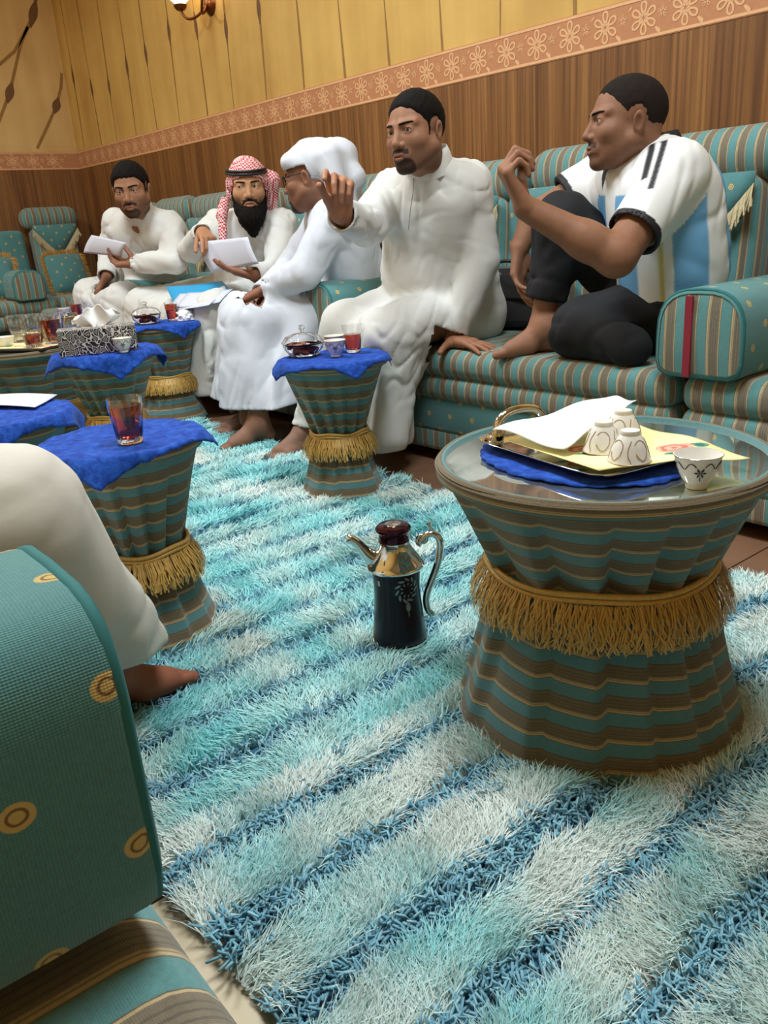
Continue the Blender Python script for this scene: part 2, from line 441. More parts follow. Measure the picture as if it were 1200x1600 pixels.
while fx < 0.6:
    o = link('flower_motif', motif_me, None, bd, (fx, WY - .0092, border_z(fx) + BH / 2)); fx += .1515
fy = YB + .1
for k in range(22):
    o = link('flower_motif', motif_me, None, bl, (WX + .0092, 0.0 + fy, zl + BH / 2), (0, 0, math.pi / 2)); fy += .1515
# printed stems with pods on the wallpaper
def stem_strip(pts, wid, nrm):
    V = []
    for i, p in enumerate(pts):
        p = Vector(p); t = (Vector(pts[min(i + 1, len(pts) - 1)]) - Vector(pts[max(i - 1, 0)])).normalized()
        s = t.cross(Vector(nrm)).normalized() * (wid[i] if isinstance(wid, list) else wid)
        V += [p - s, p + s]
    F = [(2 * i, 2 * i + 1, 2 * i + 3, 2 * i + 2) for i in range(len(pts) - 1)]
    return [tuple(v) for v in V], F
def print_on(name, pts, wid, nrm, mat, parent):
    V, F = stem_strip(pts, wid, nrm); return link(name, mesh(name, V, F, None, False), mat, parent)
rr = random.Random(3)
sx = -6.88; podz = [1.97, 1.84, 1.80, 1.86, 1.90, 1.95, 1.91, 1.83, 1.88, 2.05, 2.1]
k = 0
while sx < XR:
    zs = np.linspace(border_z(sx) + BH, ZC, 15)
    ph = rr.random() * 6
    pts = [(sx + .014 * math.sin(z * 3.1 + ph), WY - .0012, z) for z in zs]
    print_on('stem_print', pts, [.0055 + .003 * math.sin(z * 7 + ph) for z in zs], (0, 1, 0), M['stem'], wall_b)
    pz = podz[k % len(podz)] + rr.uniform(-.02, .02)
    for pzz in (pz, pz + .72):
        n = 9; hz = .072
        pp = [(sx + .012 * math.sin((pzz + (i / (n - 1) - .5) * 2 * hz) * 3.1 + ph), WY - .002, pzz + (i / (n - 1) - .5) * 2 * hz) for i in range(n)]
        print_on('pod_print', pp, [.004 + .014 * math.sin(math.pi * i / (n - 1)) ** 1.5 for i in range(n)], (0, 1, 0), M['pod'], wall_b)
    sx += .338 + rr.uniform(-.015, .015); k += 1
for br in [[(2.62, 2.75), (2.487, 2.42), (2.352, 2.205), (2.206, 1.878), (2.1, 1.70), (1.95, 1.45)], [(2.43, 2.33), (2.30, 2.16), (2.177, 2.068), (2.0, 1.95)],
           [(2.625, 2.03), (2.60, 1.93), (2.539, 1.8), (2.44, 1.65), (2.332, 1.494)], [(1.9, 2.8), (1.7, 2.2), (1.4, 1.6)], [(1.0, 2.9), (.8, 2.2), (.6, 1.5)]]:
    P3 = []
    for i in range(len(br) - 1):
        for t in np.linspace(0, 1, 6)[:-1]: P3.append((WX + .0012, br[i][0] * (1 - t) + br[i + 1][0] * t, br[i][1] * (1 - t) + br[i + 1][1] * t))
    P3.append((WX + .0012, br[-1][0], br[-1][1]))
    print_on('stem_print', P3, .011, (1, 0, 0), M['stem'], wall_l)
for (py, pz, dy, dz) in [(2.487, 2.42, -.05, -.12), (2.206, 1.878, -.04, -.09), (2.539, 1.80, -.035, -.07)]:
    n = 9; pp = [(WX + .002, py + dy * (i / (n - 1) - .5) * 1.6, pz + dz * (i / (n - 1) - .5) * 1.6) for i in range(n)]
    print_on('pod_print', pp, [.006 + .026 * math.sin(math.pi * i / (n - 1)) ** 1.3 for i in range(n)], (1, 0, 0), M['pod'], wall_l)
# ceiling lamps (the room's light, above the frame)
t = NT('lamp_diffuser'); M['lamp_diff'] = t.out(lin((250, 246, 236)), .6, 0, Emission_Color=lin((255, 247, 232)), Emission_Strength=2.0)
for i, (lx, ly) in enumerate(LAMPS):
    e = empty('ceiling_lamp', (lx, ly, ZC)); tag(e, 'round white ceiling lamp ' + ('over the near oval table', 'over the middle of the rug', 'by the far left wall')[i], 'lamp', 'ceiling lamps')
    link('lamp_rim', lathe('lamp_rim', [(.46, -.002), (.46, -.05), (.44, -.06), (.435, -.02)], 40), M['chrome'], e)
    link('diffuser', lathe('diffuser', [(.0, -.045), (.3, -.045), (.435, -.035), (.435, -.004)], 40), M['lamp_diff'], e)
# wall sconce above the main wall
e = empty('wall_sconce', (-4.66, WY, 1.985)); tag(e, 'brass wall sconce with lit frosted glass shades on the papered wall', 'wall lamp')
M['brass'] = plain('antique_brass', (120, 72, 40), 0.3, 0.9, var=.2)
t = NT('lit_frosted_shade'); M['shade'] = t.out(lin((255, 244, 226)), .4, 0, Emission_Color=lin((255, 238, 205)), Emission_Strength=2.6)
link('backplate', lathe('backplate', [(0, .03), (.03, .026), (.05, .012), (.058, 0)], 24), M['brass'], e, (0, 0, 0), (math.pi / 2, 0, 0))
for sgn in (-1, 1):
    tube_obj('arm', bez((0, -.02, 0), (sgn * .04, -.09, -.09), (sgn * .10, -.12, -.08), (sgn * .13, -.12, -.005), 14), .008, M['brass'], e, 8)
    link('cup_holder', lathe('cup_holder', [(0, -.01), (.02, -.008), (.034, .006), (.038, .02)], 20), M['brass'], e, (sgn * .13, -.12, -.005))
    link('glass_shade', lathe('glass_shade', [(.022, .02), (.055, .05), (.07, .09), (.066, .13), (.08, .165)], 28, cap=False), M['shade'], e, (sgn * .13, -.12, -.005))
    pl = bpy.data.lights.new('sconce_bulb', 'POINT'); pl.energy = 3.0; pl.color = (1, .86, .66); pl.shadow_soft_size = .05
    po = bpy.data.objects.new('sconce_bulb', pl); COL.objects.link(po); po.parent = e; po.location = (sgn * .13, -.12, .21)

# ------------------------------------------------------------ sofas
def arm_profile(w=0.225, z0=0.0, zt=0.205, sq=.74):
    """D shaped arm front, narrow foot and round top, centred on x = 0"""
    P = []; hw = w / 2
    P += [(-hw + .03, z0), (-hw + .008, z0 + .012), (-hw, z0 + .035)]
    for a in np.linspace(0, math.pi, 15): c_, s_ = math.cos(a), math.sin(a); P.append((-hw * math.copysign(abs(c_) ** sq, c_), z0 + .095 + (zt - .095) * s_ ** sq))
    P += [(hw, z0 + .035), (hw - .008, z0 + .012), (hw - .03, z0)]
    return P
def fringe_strip(name, path, length, mat, parent, n=60, sway=0.3, w=0.0035, seed=1, normal=(0, -1, 0), layers=2, down=(0, 0, -1)):
    """short hanging threads along a polyline; real geometry joined into one part"""
    rg = random.Random(seed); P = [Vector(p) for p in path]; nrm = Vector(normal); dn = Vector(down)
    seglen = [(P[i + 1] - P[i]).length for i in range(len(P) - 1)]; tot = sum(seglen)
    V = []; F = []
    for k in range(n * layers):
        d = rg.random() * tot; i = 0
        while i < len(seglen) - 1 and d > seglen[i]: d -= seglen[i]; i += 1
        tdir = (P[i + 1] - P[i]).normalized(); p = P[i] + tdir * d + nrm * rg.uniform(.001, .008)
        L = length * rg.uniform(.6, 1.1); sw = tdir * rg.uniform(-sway, sway) * L + nrm * rg.uniform(-.05, .25) * L
        side = tdir.cross(nrm).cross(nrm); side = tdir * w * rg.uniform(.6, 1.3)
        q = p + dn * L * .5 + sw * .3 + nrm * .004; r = p + dn * L + sw
        o = len(V); V += [p - side, p + side, q - side, q + side, r - side * .6, r + side * .6]
        F += [(o, o + 1, o + 3, o + 2), (o + 2, o + 3, o + 5, o + 4)]
    ob = link(name, mesh(name, [tuple(v) for v in V], F, None, False), mat, parent); ob['kind'] = 'stuff'; return ob
M['piping'] = plain('teal_piping', (40, 110, 112), 0.8)
M['maroon'] = plain('maroon_ribbon', (140, 30, 50), 0.7)
SEAT_Z = 0.375
def sofa_arm(parent, x, y0, y1, z=SEAT_Z, ribbon=False, face=-1, zs=1.0, xs=1.0, uvo=(0.0, 0.0), sq=.74):
    """arm lying along y; front panel at the end given by face (-1: at y0)"""
    pr = arm_profile(sq=sq)
    a = link('armrest', profile_extrude('armrest', pr, y0, y1, 8, uvo=uvo), M['dots'], parent, (x, 0, z))
    fp = link('front_panel', cap_mesh('front_panel', pr, 0), M['stripe'], a, (0, y0 + .002 if face < 0 else y1 - .002, 0), (0, 0, 0 if face < 0 else math.pi))
    yy = y0 if face < 0 else y1
    tube_obj('piping', [(px * .955, yy + .006 * (1 if face < 0 else -1), pz * .97 + .003) for px, pz in pr], .0045, M['piping'], a, 6, True)
    bk = link('back_panel', cap_mesh('back_panel', pr, 0), M['dots'], a, (0, y1 - .002 if face < 0 else y0 + .002, 0), (0, 0, math.pi if face < 0 else 0))
    a.scale = (xs, 1, zs)
    if ribbon:
        b = MB(); b.box(-.030, -.012, yy - .0105, yy - .004, .004, .188); b.build('ribbon', M['maroon'], a)
    return a
def sofa_back(parent, xc, wdt, zt, ybase, seed=0):
    """one back: striped panel with a dotted flap edged with a fringed V, roll on top"""
    h = zt - .16 - SEAT_Z
    bk = link('back_cushion', cushion('back_cushion', wdt - .14, .17, h + .05, .045, .012, uvmode='x', seed=seed), M['stripe'], parent, (xc, ybase + .09, SEAT_Z + h / 2), (-.10, 0, 0))
    # flap of dotted cloth
    b = MB(); n = 8; hw = (wdt - .13) / 2; ht = h / 2 + .02
    V = []; UV = []
    for i in range(n + 1):
        x = -hw + 2 * hw * i / n; zlow = ht - .02 - (.20 * (1 - abs(x) / hw) + .015)
        for z in (ht + .004, (ht + zlow) / 2, zlow): V.append((x, -.10 - .006 * (1 - (x / hw) ** 2), z)); UV.append((x, z))
    fl = link('flap', mesh('flap', V, grid_faces(n + 1, 3), UV, True), M['dots'], bk)
    sm = fl.modifiers.new('solid', 'SOLIDIFY'); sm.thickness = .006
    fringe_strip('flap_fringe', [(-hw - .005, -.108, ht - .03), (0, -.114, ht - .235), (hw + .005, -.108, ht - .03)], .072, M['creamfringe'], bk, 300, .4, .0032, seed + 3)
    link('bolster', cushion('bolster', wdt - .02, .155, .165, .076, .0, uvmode='x'), M['stripe'], parent, (xc, ybase + .125, zt - .078))
def back_filler(parent, xc, wdt, zt, ybase):
    link('side_back', cushion('side_back', wdt, .13, zt - SEAT_Z - .12, .035, .006, uvmode='d'), M['dots'], parent, (xc, ybase + .115, SEAT_Z + (zt - SEAT_Z - .12) / 2), (-.08, 0, 0))
YF = 1.765
def sofa_run(name, label, x0, x1, seats, arms=(), zt=0.965, yf=YF, rib=()):
    """x1 > x0; straight sofa against the main wall"""
    e = empty(name, ((x0 + x1) / 2, (yf + WY) / 2, 0)); tag(e, label, 'sofa', 'striped majlis sofas')
    ox, oy = (x0 + x1) / 2, (yf + WY) / 2; L = x1 - x0
    def P(o): o.location = Vector(o.location) - Vector((ox, oy, 0)); return o
    dep = WY - .03 - yf
    b = MB(); b.box(x0 + .01, x1 - .01, yf + .05, WY - .03, .05, .26); P(bevel(b.build('frame', M['darkwood'], e)))
    P(link('base_panel', cushion('base_panel', L - .01, .05, .115, .012, .002, uvmode='d'), M['dots'], e, (ox, yf + .045, .165)))
    P(link('valance', cushion('valance', L - .008, .045, .075, .014, .002, uvmode='x'), M['stripe'], e, (ox, yf + .045, .078)))
    P(link('lower_cushion', cushion('lower_cushion', L - .012, dep, .088, .036, .003, uvmode='x'), M['stripe'], e, (ox, yf + dep / 2 + .01, .253)))
    P(link('seat_cushion', cushion('seat_cushion', L - .012, dep - .02, .092, .038, .004, uvmode='x', wob=.002), M['stripe'], e, (ox, yf + dep / 2, .331)))
    for fxp in (x0 + .12, x1 - .12):
        P(link('foot', lathe('foot', [(0, 0), (.03, 0), (.042, .02), (.04, .04), (.03, .052)], 16), M['darkwood'], e, (fxp, yf + .10, 0)))
    yb = WY - .24
    for i, (xc, wd) in enumerate(seats):
        n0 = len(bpy.data.objects); before = set(bpy.data.objects)
        sofa_back(e, xc, wd, zt + (.012 if i % 2 else 0), yb, i + int(abs(x0) * 10))
        for o in set(bpy.data.objects) - before:
            if o.parent == e: P(o)
    xs = sorted(seats)
    for i in range(len(xs)):
        before = set(bpy.data.objects)
        if i + 1 < len(xs): back_filler(e, (xs[i][0] + xs[i + 1][0]) / 2, .17, zt, yb)
        for o in set(bpy.data.objects) - before: P(o)
    for k, xa in enumerate(arms):
        P(sofa_arm(e, xa, yf - .005, WY - .2, ribbon=(xa in rib)))
    return e
XA = -1.115      # joint between the two sofas on the right
sofa_run('sofa', 'long striped sofa under the man in the football shirt, maroon ribbon on its arm', -2.725, XA, [(-2.47, .50), (-1.955, .50), (-1.455, .46)], (-2.60, -1.05), rib=(-1.05,))
sofa_run('sofa', 'striped sofa at the right edge of the photo behind the oval table', XA + .006, 0.6, [(-.80, .5), (-.28, .5), (.24, .5)], ())
sofa_run('sofa', 'striped sofa under the two men in headscarves', -4.385, -2.735, [(-4.13, .50), (-3.61, .50), (-3.09, .50)], (-4.33,), zt=.98)
sofa_run('sofa', 'striped sofa under the bareheaded man holding one sheet near the corner', -5.95, -4.395, [(-5.70, .5), (-5.18, .5), (-4.66, .5)], (), zt=1.0)
# sofa along the left wall (its own builder frame is turned: local x runs along the wall)
def left_sofa():
    e = empty('corner_sofa', (WX + .44, 1.3, 0)); tag(e, 'striped corner sofa along the far left wall with fringed throw pillows', 'sofa', 'striped majlis sofas')
    before = set(bpy.data.objects)
    Ls = 2.5; x0 = -1.2; x1 = 1.3
    rt = math.pi / 2        # local -y faces +x of the room
    inner = []
    def A(o): inner.append(o); return o
    dep = .86
    A(link('base_panel', cushion('base_panel', Ls, .6, .15, .012, .002, uvmode='d'), M['dots'], e, (.05, .12, .16)))
    A(link('valance', cushion('valance', Ls - .01, .05, .08, .014, .002, uvmode='x'), M['stripe'], e, (.05, -.17, .08)))
    A(link('lower_cushion', cushion('lower_cushion', Ls, dep - .1, .10, .04, .003, uvmode='x'), M['stripe'], e, (.05, -.03, .285)))
    A(link('seat_cushion', cushion('seat_cushion', 1.9, dep - .12, .105, .045, .004, uvmode='x'), M['stripe'], e, (-.245, -.03, .375)))
    A(link('seat_cushion', cushion('seat_cushion', .56, dep - .12, .105, .045, .004, uvmode='x'), M['stripe'], e, (1.0, -.03, .375)))
    global SEAT_Z
    sz = SEAT_Z; SEAT_Z = .42
    sofa_back(e, .98, .46, 1.06, .20, 40); back_filler(e, .66, .19, 1.02, .20); back_filler(e, .47, .19, 1.0, .2); sofa_back(e, .12, .5, 1.05, .20, 44); sofa_back(e, -.45, .5, 1.05, .20, 46)
    SEAT_Z = sz
    sofa_arm(e, .52, -.42, .25, .425)
    e.rotation_euler = (0, 0, math.pi / 2)
left_sofa()
# near sofa (the photographer's side): arm at the left edge of the picture
def near_sofa():
    e = empty('near_sofa', (-.1, -.3, 0)); tag(e, 'near sofa with teal dotted armrest filling the lower left corner', 'sofa', 'striped majlis sofas')
    e.rotation_euler = (0, 0, math.pi)
    # local frame: x flipped, y flipped; local front is -y -> world +y (front at world .115)
    def loc(x, y, z): return (-(x + .1), -(y + .3), z)
    L = 2.6; xc = -.20; dep = .78
    b = MB(); b.box(-1.2, 1.4, -.34, .42, .05, .26); bevel(b.build('frame', M['darkwood'], e))
    link('base_panel', cushion('base_panel', L, .05, .115, .012, .002, uvmode='d'), M['dots'], e, loc(xc, .07, .165))
    link('valance', cushion('valance', L, .045, .075, .014, .002, uvmode='x'), M['stripe_near'], e, loc(xc, .07, .078))
    link('lower_cushion', cushion('lower_cushion', L, dep, .088, .036, .003, uvmode='x'), M['stripe_near'], e, loc(xc, .128 - dep / 2, .280))
    link('seat_cushion', cushion('seat_cushion', 1.29, dep - .02, .092, .038, .004, uvmode='x'), M['stripe_near'], e, loc(xc - .66, .128 - dep / 2, .368))
    link('seat_cushion', cushion('seat_cushion', 1.29, dep - .02, .092, .038, .004, uvmode='x'), M['stripe_near'], e, loc(xc + .66 - .01, .128 - dep / 2, .368))
    sofa_arm(e, .322, -.412, .30, .428, zs=.875, xs=.70, uvo=(.0746, .051), sq=.52)
M['stripe_near'] = stripe_mat('striped_upholstery_wide', 0.060)
near_sofa()
# throw pillows on the corner sofa
def pillow(label, loc, rot, s=.36, mat=None):
    e = empty('throw_pillow', loc); e.rotation_euler = rot; tag(e, label, 'pillow', 'fringed throw pillows')
    V = []; UV = []; n = 14
    for sgn in (-1, 1):
        for i in range(n + 1):
            for j in range(n + 1):
                u = i / n * 2 - 1; v = j / n * 2 - 1
                th = .075 * ((1 - u * u) * (1 - v * v)) ** .45
                k = 1 - .06 * (u * u * v * v) ; V.append((u * s / 2 * k, sgn * th, v * s / 2 * k)); UV.append((u * s / 2, v * s / 2))
    F = grid_faces(n + 1, n + 1); o = (n + 1) ** 2
    F = [f for f in F] + [tuple(i + o for i in f[::-1]) for f in F]
    link('pillow_body', mesh('pillow_body', V, F, UV, True), M['dots'], e)
    h = s / 2 - .01
    for (a, b_, dn) in [((-h, 0, h), (h, 0, h), (0, 0, 1)), ((h, 0, h), (h, 0, -h), (1, 0, 0)), ((h, 0, -h), (-h, 0, -h), (0, 0, -1)), ((-h, 0, -h), (-h, 0, h), (-1, 0, 0))]:
        fringe_strip('pillow_fringe', [a, b_], .04, M['goldtrim'], e, 70, .2, .003, 5, (0, -1, 0), 2, dn)
    return e
pillow('teal dotted throw pillow with gold fringe beside the corner sofa arm, under the fringed V', (-6.50, 2.20, .575), (-.35, 0, math.pi / 2 + .12), .30)
pillow('teal dotted throw pillow with gold fringe cut off by the left photo edge', (-6.50, 1.66, .59), (-.35, .1, math.pi / 2 - .15), .32)

# ------------------------------------------------------------ hourglass tables with pleated skirts
def pleat(th, n, ph, jit):
    u = th * n / (2 * math.pi) + ph + jit * math.sin(2 * th + ph); f = u - math.floor(u)
    return (f / .82 if f < .82 else (1 - f) / .18), math.floor(u)
def pleated_table(label, loc, h, rt, rw, rb, n=15, seed=0, sx=1.0, sy=1.0, rz=0.0, glass=False, zw=0.47, cat='table', tp=None, fr_drop=.058):
    e = empty('hourglass_table', loc, rz); tag(e, label, cat, 'hourglass tables with striped skirts')
    rg = random.Random(seed)
    zw = h * zw
    prof = []
    for t in np.linspace(0, 1, 15): prof.append((rb + (rw - rb) * (1 - (1 - t) ** 1.35), zw * t))
    for t in np.linspace(0, 1, 17)[1:]: prof.append((rw + (rt - rw) * (t ** 1.12), zw + (h - zw) * t))
    off = [rg.uniform(-.006, .006) for _ in range(n * 3)]
    seg = n * 10; V = []; UV = []; nv = len(prof)
    L = [0]
    for i in range(1, nv): L.append(L[-1] + math.hypot(prof[i][0] - prof[i - 1][0], prof[i][1] - prof[i - 1][1]))
    for i in range(seg):
        th = 2 * math.pi * i / seg; s, idx = pleat(th, n, seed * .37, .35)
        for j, (r, z) in enumerate(prof):
            up = z > zw; d = abs(z - zw) / ((h - zw) if up else zw)
            amp = (.026 * (1 - d ** 1.8) if up else .007 + .013 * (1 - d)) * (rt / .2) ** .6
            rr = r + amp * (s - .6) + .003 * math.sin(3 * th + seed)
            sag = .006 * math.sin(math.pi * s) * (1 - d) if up else 0
            V.append((rr * math.cos(th) * sx, rr * math.sin(th) * sy, z)); UV.append((L[j] + sag * 1.4 + off[idx % len(off)] * (1 - d if up else .6), th * r))
    link('skirt', mesh('skirt', V, grid_faces(seg, nv, True), UV, True), M['stripe_table'], e)
    # top
    top = lathe('top_rim', [(rt - .012, h - .02), (rt + .002, h - .018), (rt + .004, h - .004), (rt - .002, h + .003), (rt - .010, h + .002), (rt - .014, h - .006)], 72)
    o = link('top_rim', top, M['stripe_table'], e); o.scale = (sx, sy, 1)
    o = link('table_top', lathe('table_top', [(0, h - .02), (rt - .012, h - .02), (rt - .012, h - .003), (0, h - .003)], 72, cap=False), M['mirror'] if glass else M['darkwood'], e); o.scale = (sx, sy, 1)
    # fringe: braid and threads at the waist
    ring = [(math.cos(a) * (rw + .012) * sx, math.sin(a) * (rw + .012) * sy, zw + .006 + .003 * math.sin(5 * a)) for a in np.linspace(0, 2 * math.pi, 61)[:-1]]
    Vr, Fr = tube(ring, .0045, 6, True); Vq, Fq = tube([(p[0] * 1.01, p[1] * 1.01, p[2] - .008) for p in ring], .004, 6, True)
    b = MB(); b.add(Vr, Fr); b.add(Vq, Fq); b.build('fringe_braid', M['goldfringe'], e, True)
    V = []; F = []; nt = int(rw * 9500)
    slope = (rb - rw) / zw
    for k in range(nt):
        a = rg.random() * 2 * math.pi; r0 = rw + .010 + rg.uniform(0, .010); L_ = fr_drop * (h / .41) * rg.uniform(.72, 1.12)
        da = rg.gauss(0, .055) ; w_ = .00085 * rg.uniform(.7, 1.5) * (1.35 if rt < .2 else 1)
        pts = []
        for t in (0, .4, .75, 1):
            aa = a + da * t * t + .02 * math.sin(9 * t + k); r = r0 + slope * L_ * t * .9 + .010 * math.sin(t * 2.2) + rg.uniform(-.001, .003)
            pts.append(Vector((r * math.cos(aa) * sx, r * math.sin(aa) * sy, zw - .004 - L_ * t)))
        tv = Vector((-math.sin(a), math.cos(a), 0)) * w_; o = len(V)
        for i, p in enumerate(pts): V += [p - tv, p + tv]
        F += [(o + 2 * i, o + 2 * i + 1, o + 2 * i + 3, o + 2 * i + 2) for i in range(3)]
    fr = link('fringe', mesh('fringe', [tuple(v) for v in V], F, None, False), M['goldfringe'], e); fr['kind'] = 'stuff'
    return e
t = NT('mirror_glass_top'); M['mirror'] = t.out(lin((214, 222, 216)), 0.03, 0.92)
def cloth(label, loc, rt, side, rz, seed, ztop=.413, hang=1.0, rnd=.35, wave=.012, shift=(0, 0), tilt=0.0):
    """square cloth laid on a round top, its corners hanging down; scalloped edge"""
    V = []; UV = []; nr = 26; seg = 120
    for i in range(seg):
        th = 2 * math.pi * i / seg
        c, s = abs(math.cos(th)), abs(math.sin(th)); Rsq = side / 2 / max(c, s); Rc = side / 2 * 1.06
        R = Rsq * (1 - rnd) + Rc * rnd; R += .0035 * abs(math.sin(th * 17)) + .006 * math.sin(3 * th + seed)
        for j in range(nr + 1):
            rho = R * (j / nr); x = rho * math.cos(th) + shift[0]; y = rho * math.sin(th) + shift[1]
            rr = math.hypot(x, y); a = math.atan2(y, x); z = .0018 * math.sin(x * 90 + seed) * math.sin(y * 70)
            if rr > rt:
                ex = rr - rt; k = min(1, ex / .02); wv = wave * math.sin(a * 7 + seed) * min(1, ex / .05)
                r2 = rt + .006 * k + ex * .26 + wv; z -= ex * .93 * hang
                x, y = r2 * math.cos(a), r2 * math.sin(a)
            V.append((x, y, z + .004)); UV.append((x, y))
    F = grid_faces(seg, nr + 1, True)
    me = mesh('tablecloth', V, F, UV, True)
    o = link('tablecloth', me, M['blue'], None, (loc[0], loc[1], ztop + loc[2]), (0, 0, rz))
    m = o.modifiers.new('solid', 'SOLIDIFY'); m.thickness = .002; m.offset = 1
    return tag(o, label, 'tablecloth', 'blue lace tablecloths')
pleated_table('big round table with mirrored top and a silver tray on it', (-.712, .955, .012), .418, .236, .155, .222, 15, 1, glass=True, fr_drop=.056, zw=.62)
pleated_table('small hourglass table in front of the man leaning on his hand', (-1.945, 1.364, .012), .40, .152, .072, .125, 12, 2)
pleated_table('small hourglass table with a lone tea glass beside the near white robe', (-1.50, .553, .012), .40, .145, .080, .132, 13, 3)
pleated_table('small hourglass table at the feet of the man with the blue folder', (-3.43, 1.515, .012), .41, .160, .095, .145, 12, 4)
pleated_table('small hourglass table in front of the farthest man near the corner', (-4.42, 1.47, .0), .41, .17, .09, .14, 12, 5)
pleated_table('hourglass table carrying the patterned tissue box', (-2.86, 1.05, .0), .41, .17, .08, .13, 12, 6)
pleated_table('wide round table with a tray of tea glasses at the left photo edge', (-3.36, .93, .0), .415, .27, .15, .21, 15, 7, glass=True)
pleated_table('small hourglass table cut off by the left photo edge', (-1.99, .455, .0), .41, .16, .08, .13, 12, 8)
cloth('blue lace cloth under the date bowl on the small middle table', (-1.945, 1.364, 0), .158, .32, .5, 1)
cloth('blue lace cloth under the lone tea glass on the near left table', (-1.50, .553, 0), .151, .325, .25, 2, shift=(-.015, -.01))
cloth('blue lace cloth with a crumpled tissue on the table by the blue folder', (-3.43, 1.515, .011), .166, .35, .9, 3)
cloth('blue lace cloth on the farthest small table', (-4.42, 1.47, 0), .176, .38, .2, 4)
cloth('blue lace cloth under the patterned tissue box', (-2.86, 1.05, 0), .176, .40, .62, 5)
cloth('blue lace cloth on the table cut off at the left edge', (-1.99, .455, 0), .166, .37, .4, 6)
# round blue doily under the tray
V = [(0, 0, .0)]; UV = [(0, 0)]; nth = 180
for j, R in enumerate((.05, .1, .14, .156)):
    for i in range(nth):
        a = 2 * math.pi * i / nth; r = R + (.0045 * abs(math.sin(a * 15)) if j == 3 else 0)
        V.append((r * math.cos(a) * 1.02, r * math.sin(a) * .8, .001 * math.sin(9 * a) + .001)); UV.append((V[-1][0], V[-1][1]))
F = [(0, 1 + i, 1 + (i + 1) % nth) for i in range(nth)]
for j in range(3): F += [(1 + j * nth + i, 1 + (j + 1) * nth + i, 1 + (j + 1) * nth + (i + 1) % nth, 1 + j * nth + (i + 1) % nth) for i in range(nth)]
o = link('doily', mesh('doily', V, F, UV, True), M['blue'], None, (-.725, .925, .4285), (0, 0, -.12)); m = o.modifiers.new('s', 'SOLIDIFY'); m.thickness = .002; m.offset = 1
tag(o, 'scalloped dark blue doily under the silver tray', 'doily')

# ------------------------------------------------------------ things on the tables
def tray():
    e = empty('serving_tray', (-.728, .932, .4335), -.16); tag(e, 'rectangular silver serving tray with an arched chrome handle on the mirrored table', 'tray')
    hx, hy = .143, .098; b = MB(); rows = [(0, .002), (.72, .002), (.84, .003), (.93, .010), (1.0, .013), (1.0, .0115), (.92, .0075), (.82, .000), (0, 0)]
    n = 40; V = []
    for i in range(n):
        a = 2 * math.pi * (i + .5) / n; c, s = math.cos(a), math.sin(a); p = 7.0
        k = (abs(c) ** p + abs(s) ** p) ** (-1 / p)
        for (f, z) in rows:
            V.append((c * k * (hx * f if f < .8 else hx - (1 - f) * .1), s * k * (hy * f if f < .8 else hy - (1 - f) * .1), z))
    link('tray_body', mesh('tray_body', V, grid_faces(n, len(rows), True), None, True), M['chrome'], e)
    for sg in (-1,):
        x = sg * (hx - .006)
        pts = bez((x, -.045, .010), (x + sg * .002, -.05, .038), (x + sg * .004, -.022, .042), (x + sg * .004, 0, .042), 8) + bez((x + sg * .004, 0, .042), (x + sg * .004, .022, .042), (x + sg * .002, .05, .038), (x, .045, .010), 8)[1:]
        tube_obj('handle', pts, [.0065 if 0 < i < 16 else .0085 for i in range(17)], M['chrome'], e, 10)
        for yy in (-.045, .045): link('handle_foot', lathe('handle_foot', [(0, 0), (.010, 0), (.011, .005), (.007, .011), (0, .013)], 16), M['chrome'], e, (x, yy, .008))
tray()
def napkin_mat():
    t = NT('floral_napkin_print'); co = t.tc('UV')
    base = t.ramp(t.noise(14, 3, co), [(.3, lin((240, 228, 150))), (.7, lin((250, 242, 190)))])
    def rose(cx, cy, r, c1, c2):
        d0 = t.vmath('LENGTH', t.vmath('MULTIPLY', t.vmath('SUBTRACT', co, (cx, cy, 0)), (1, 1.15, 0)))
        nz = t.noise(45, 2, co); d = t.math('ADD', d0, t.math('MULTIPLY_ADD', nz, .02, -.01))
        sw = t.math('SINE', t.math('MULTIPLY_ADD', d, 420.0, t.math('MULTIPLY', t.noise(30, 1, co), 9.0)))
        return t.math('LESS_THAN', d, r), t.ramp(t.math('MULTIPLY_ADD', sw, .5, .5), [(0.2, lin(c1)), (.8, lin(c2))])
    c = base
    for (cx, cy, r, c1, c2) in [(.085, .03, .012, (40, 110, 100), (90, 150, 130)), (.06, .085, .012, (40, 110, 100), (90, 150, 130)), (-.06, -.055, .013, (30, 90, 90), (80, 140, 120)), (.055, .05, .027, (232, 110, 96), (248, 176, 150)), (-.02, -.045, .02, (236, 120, 80), (250, 190, 140)), (.12, -.05, .02, (236, 120, 100), (250, 180, 150)), (.02, -.06, .009, (60, 130, 110), (110, 160, 120))]:
        m, rc = rose(cx, cy, r, c1, c2); c = t.mix(m, c, rc)
    t.bump(t.noise(60, 3, co), .25, .002)
    return t.out(c, .8)
M['napkin'] = napkin_mat(); M['tissue'] = plain('white_tissue', (238, 238, 238), 0.85)
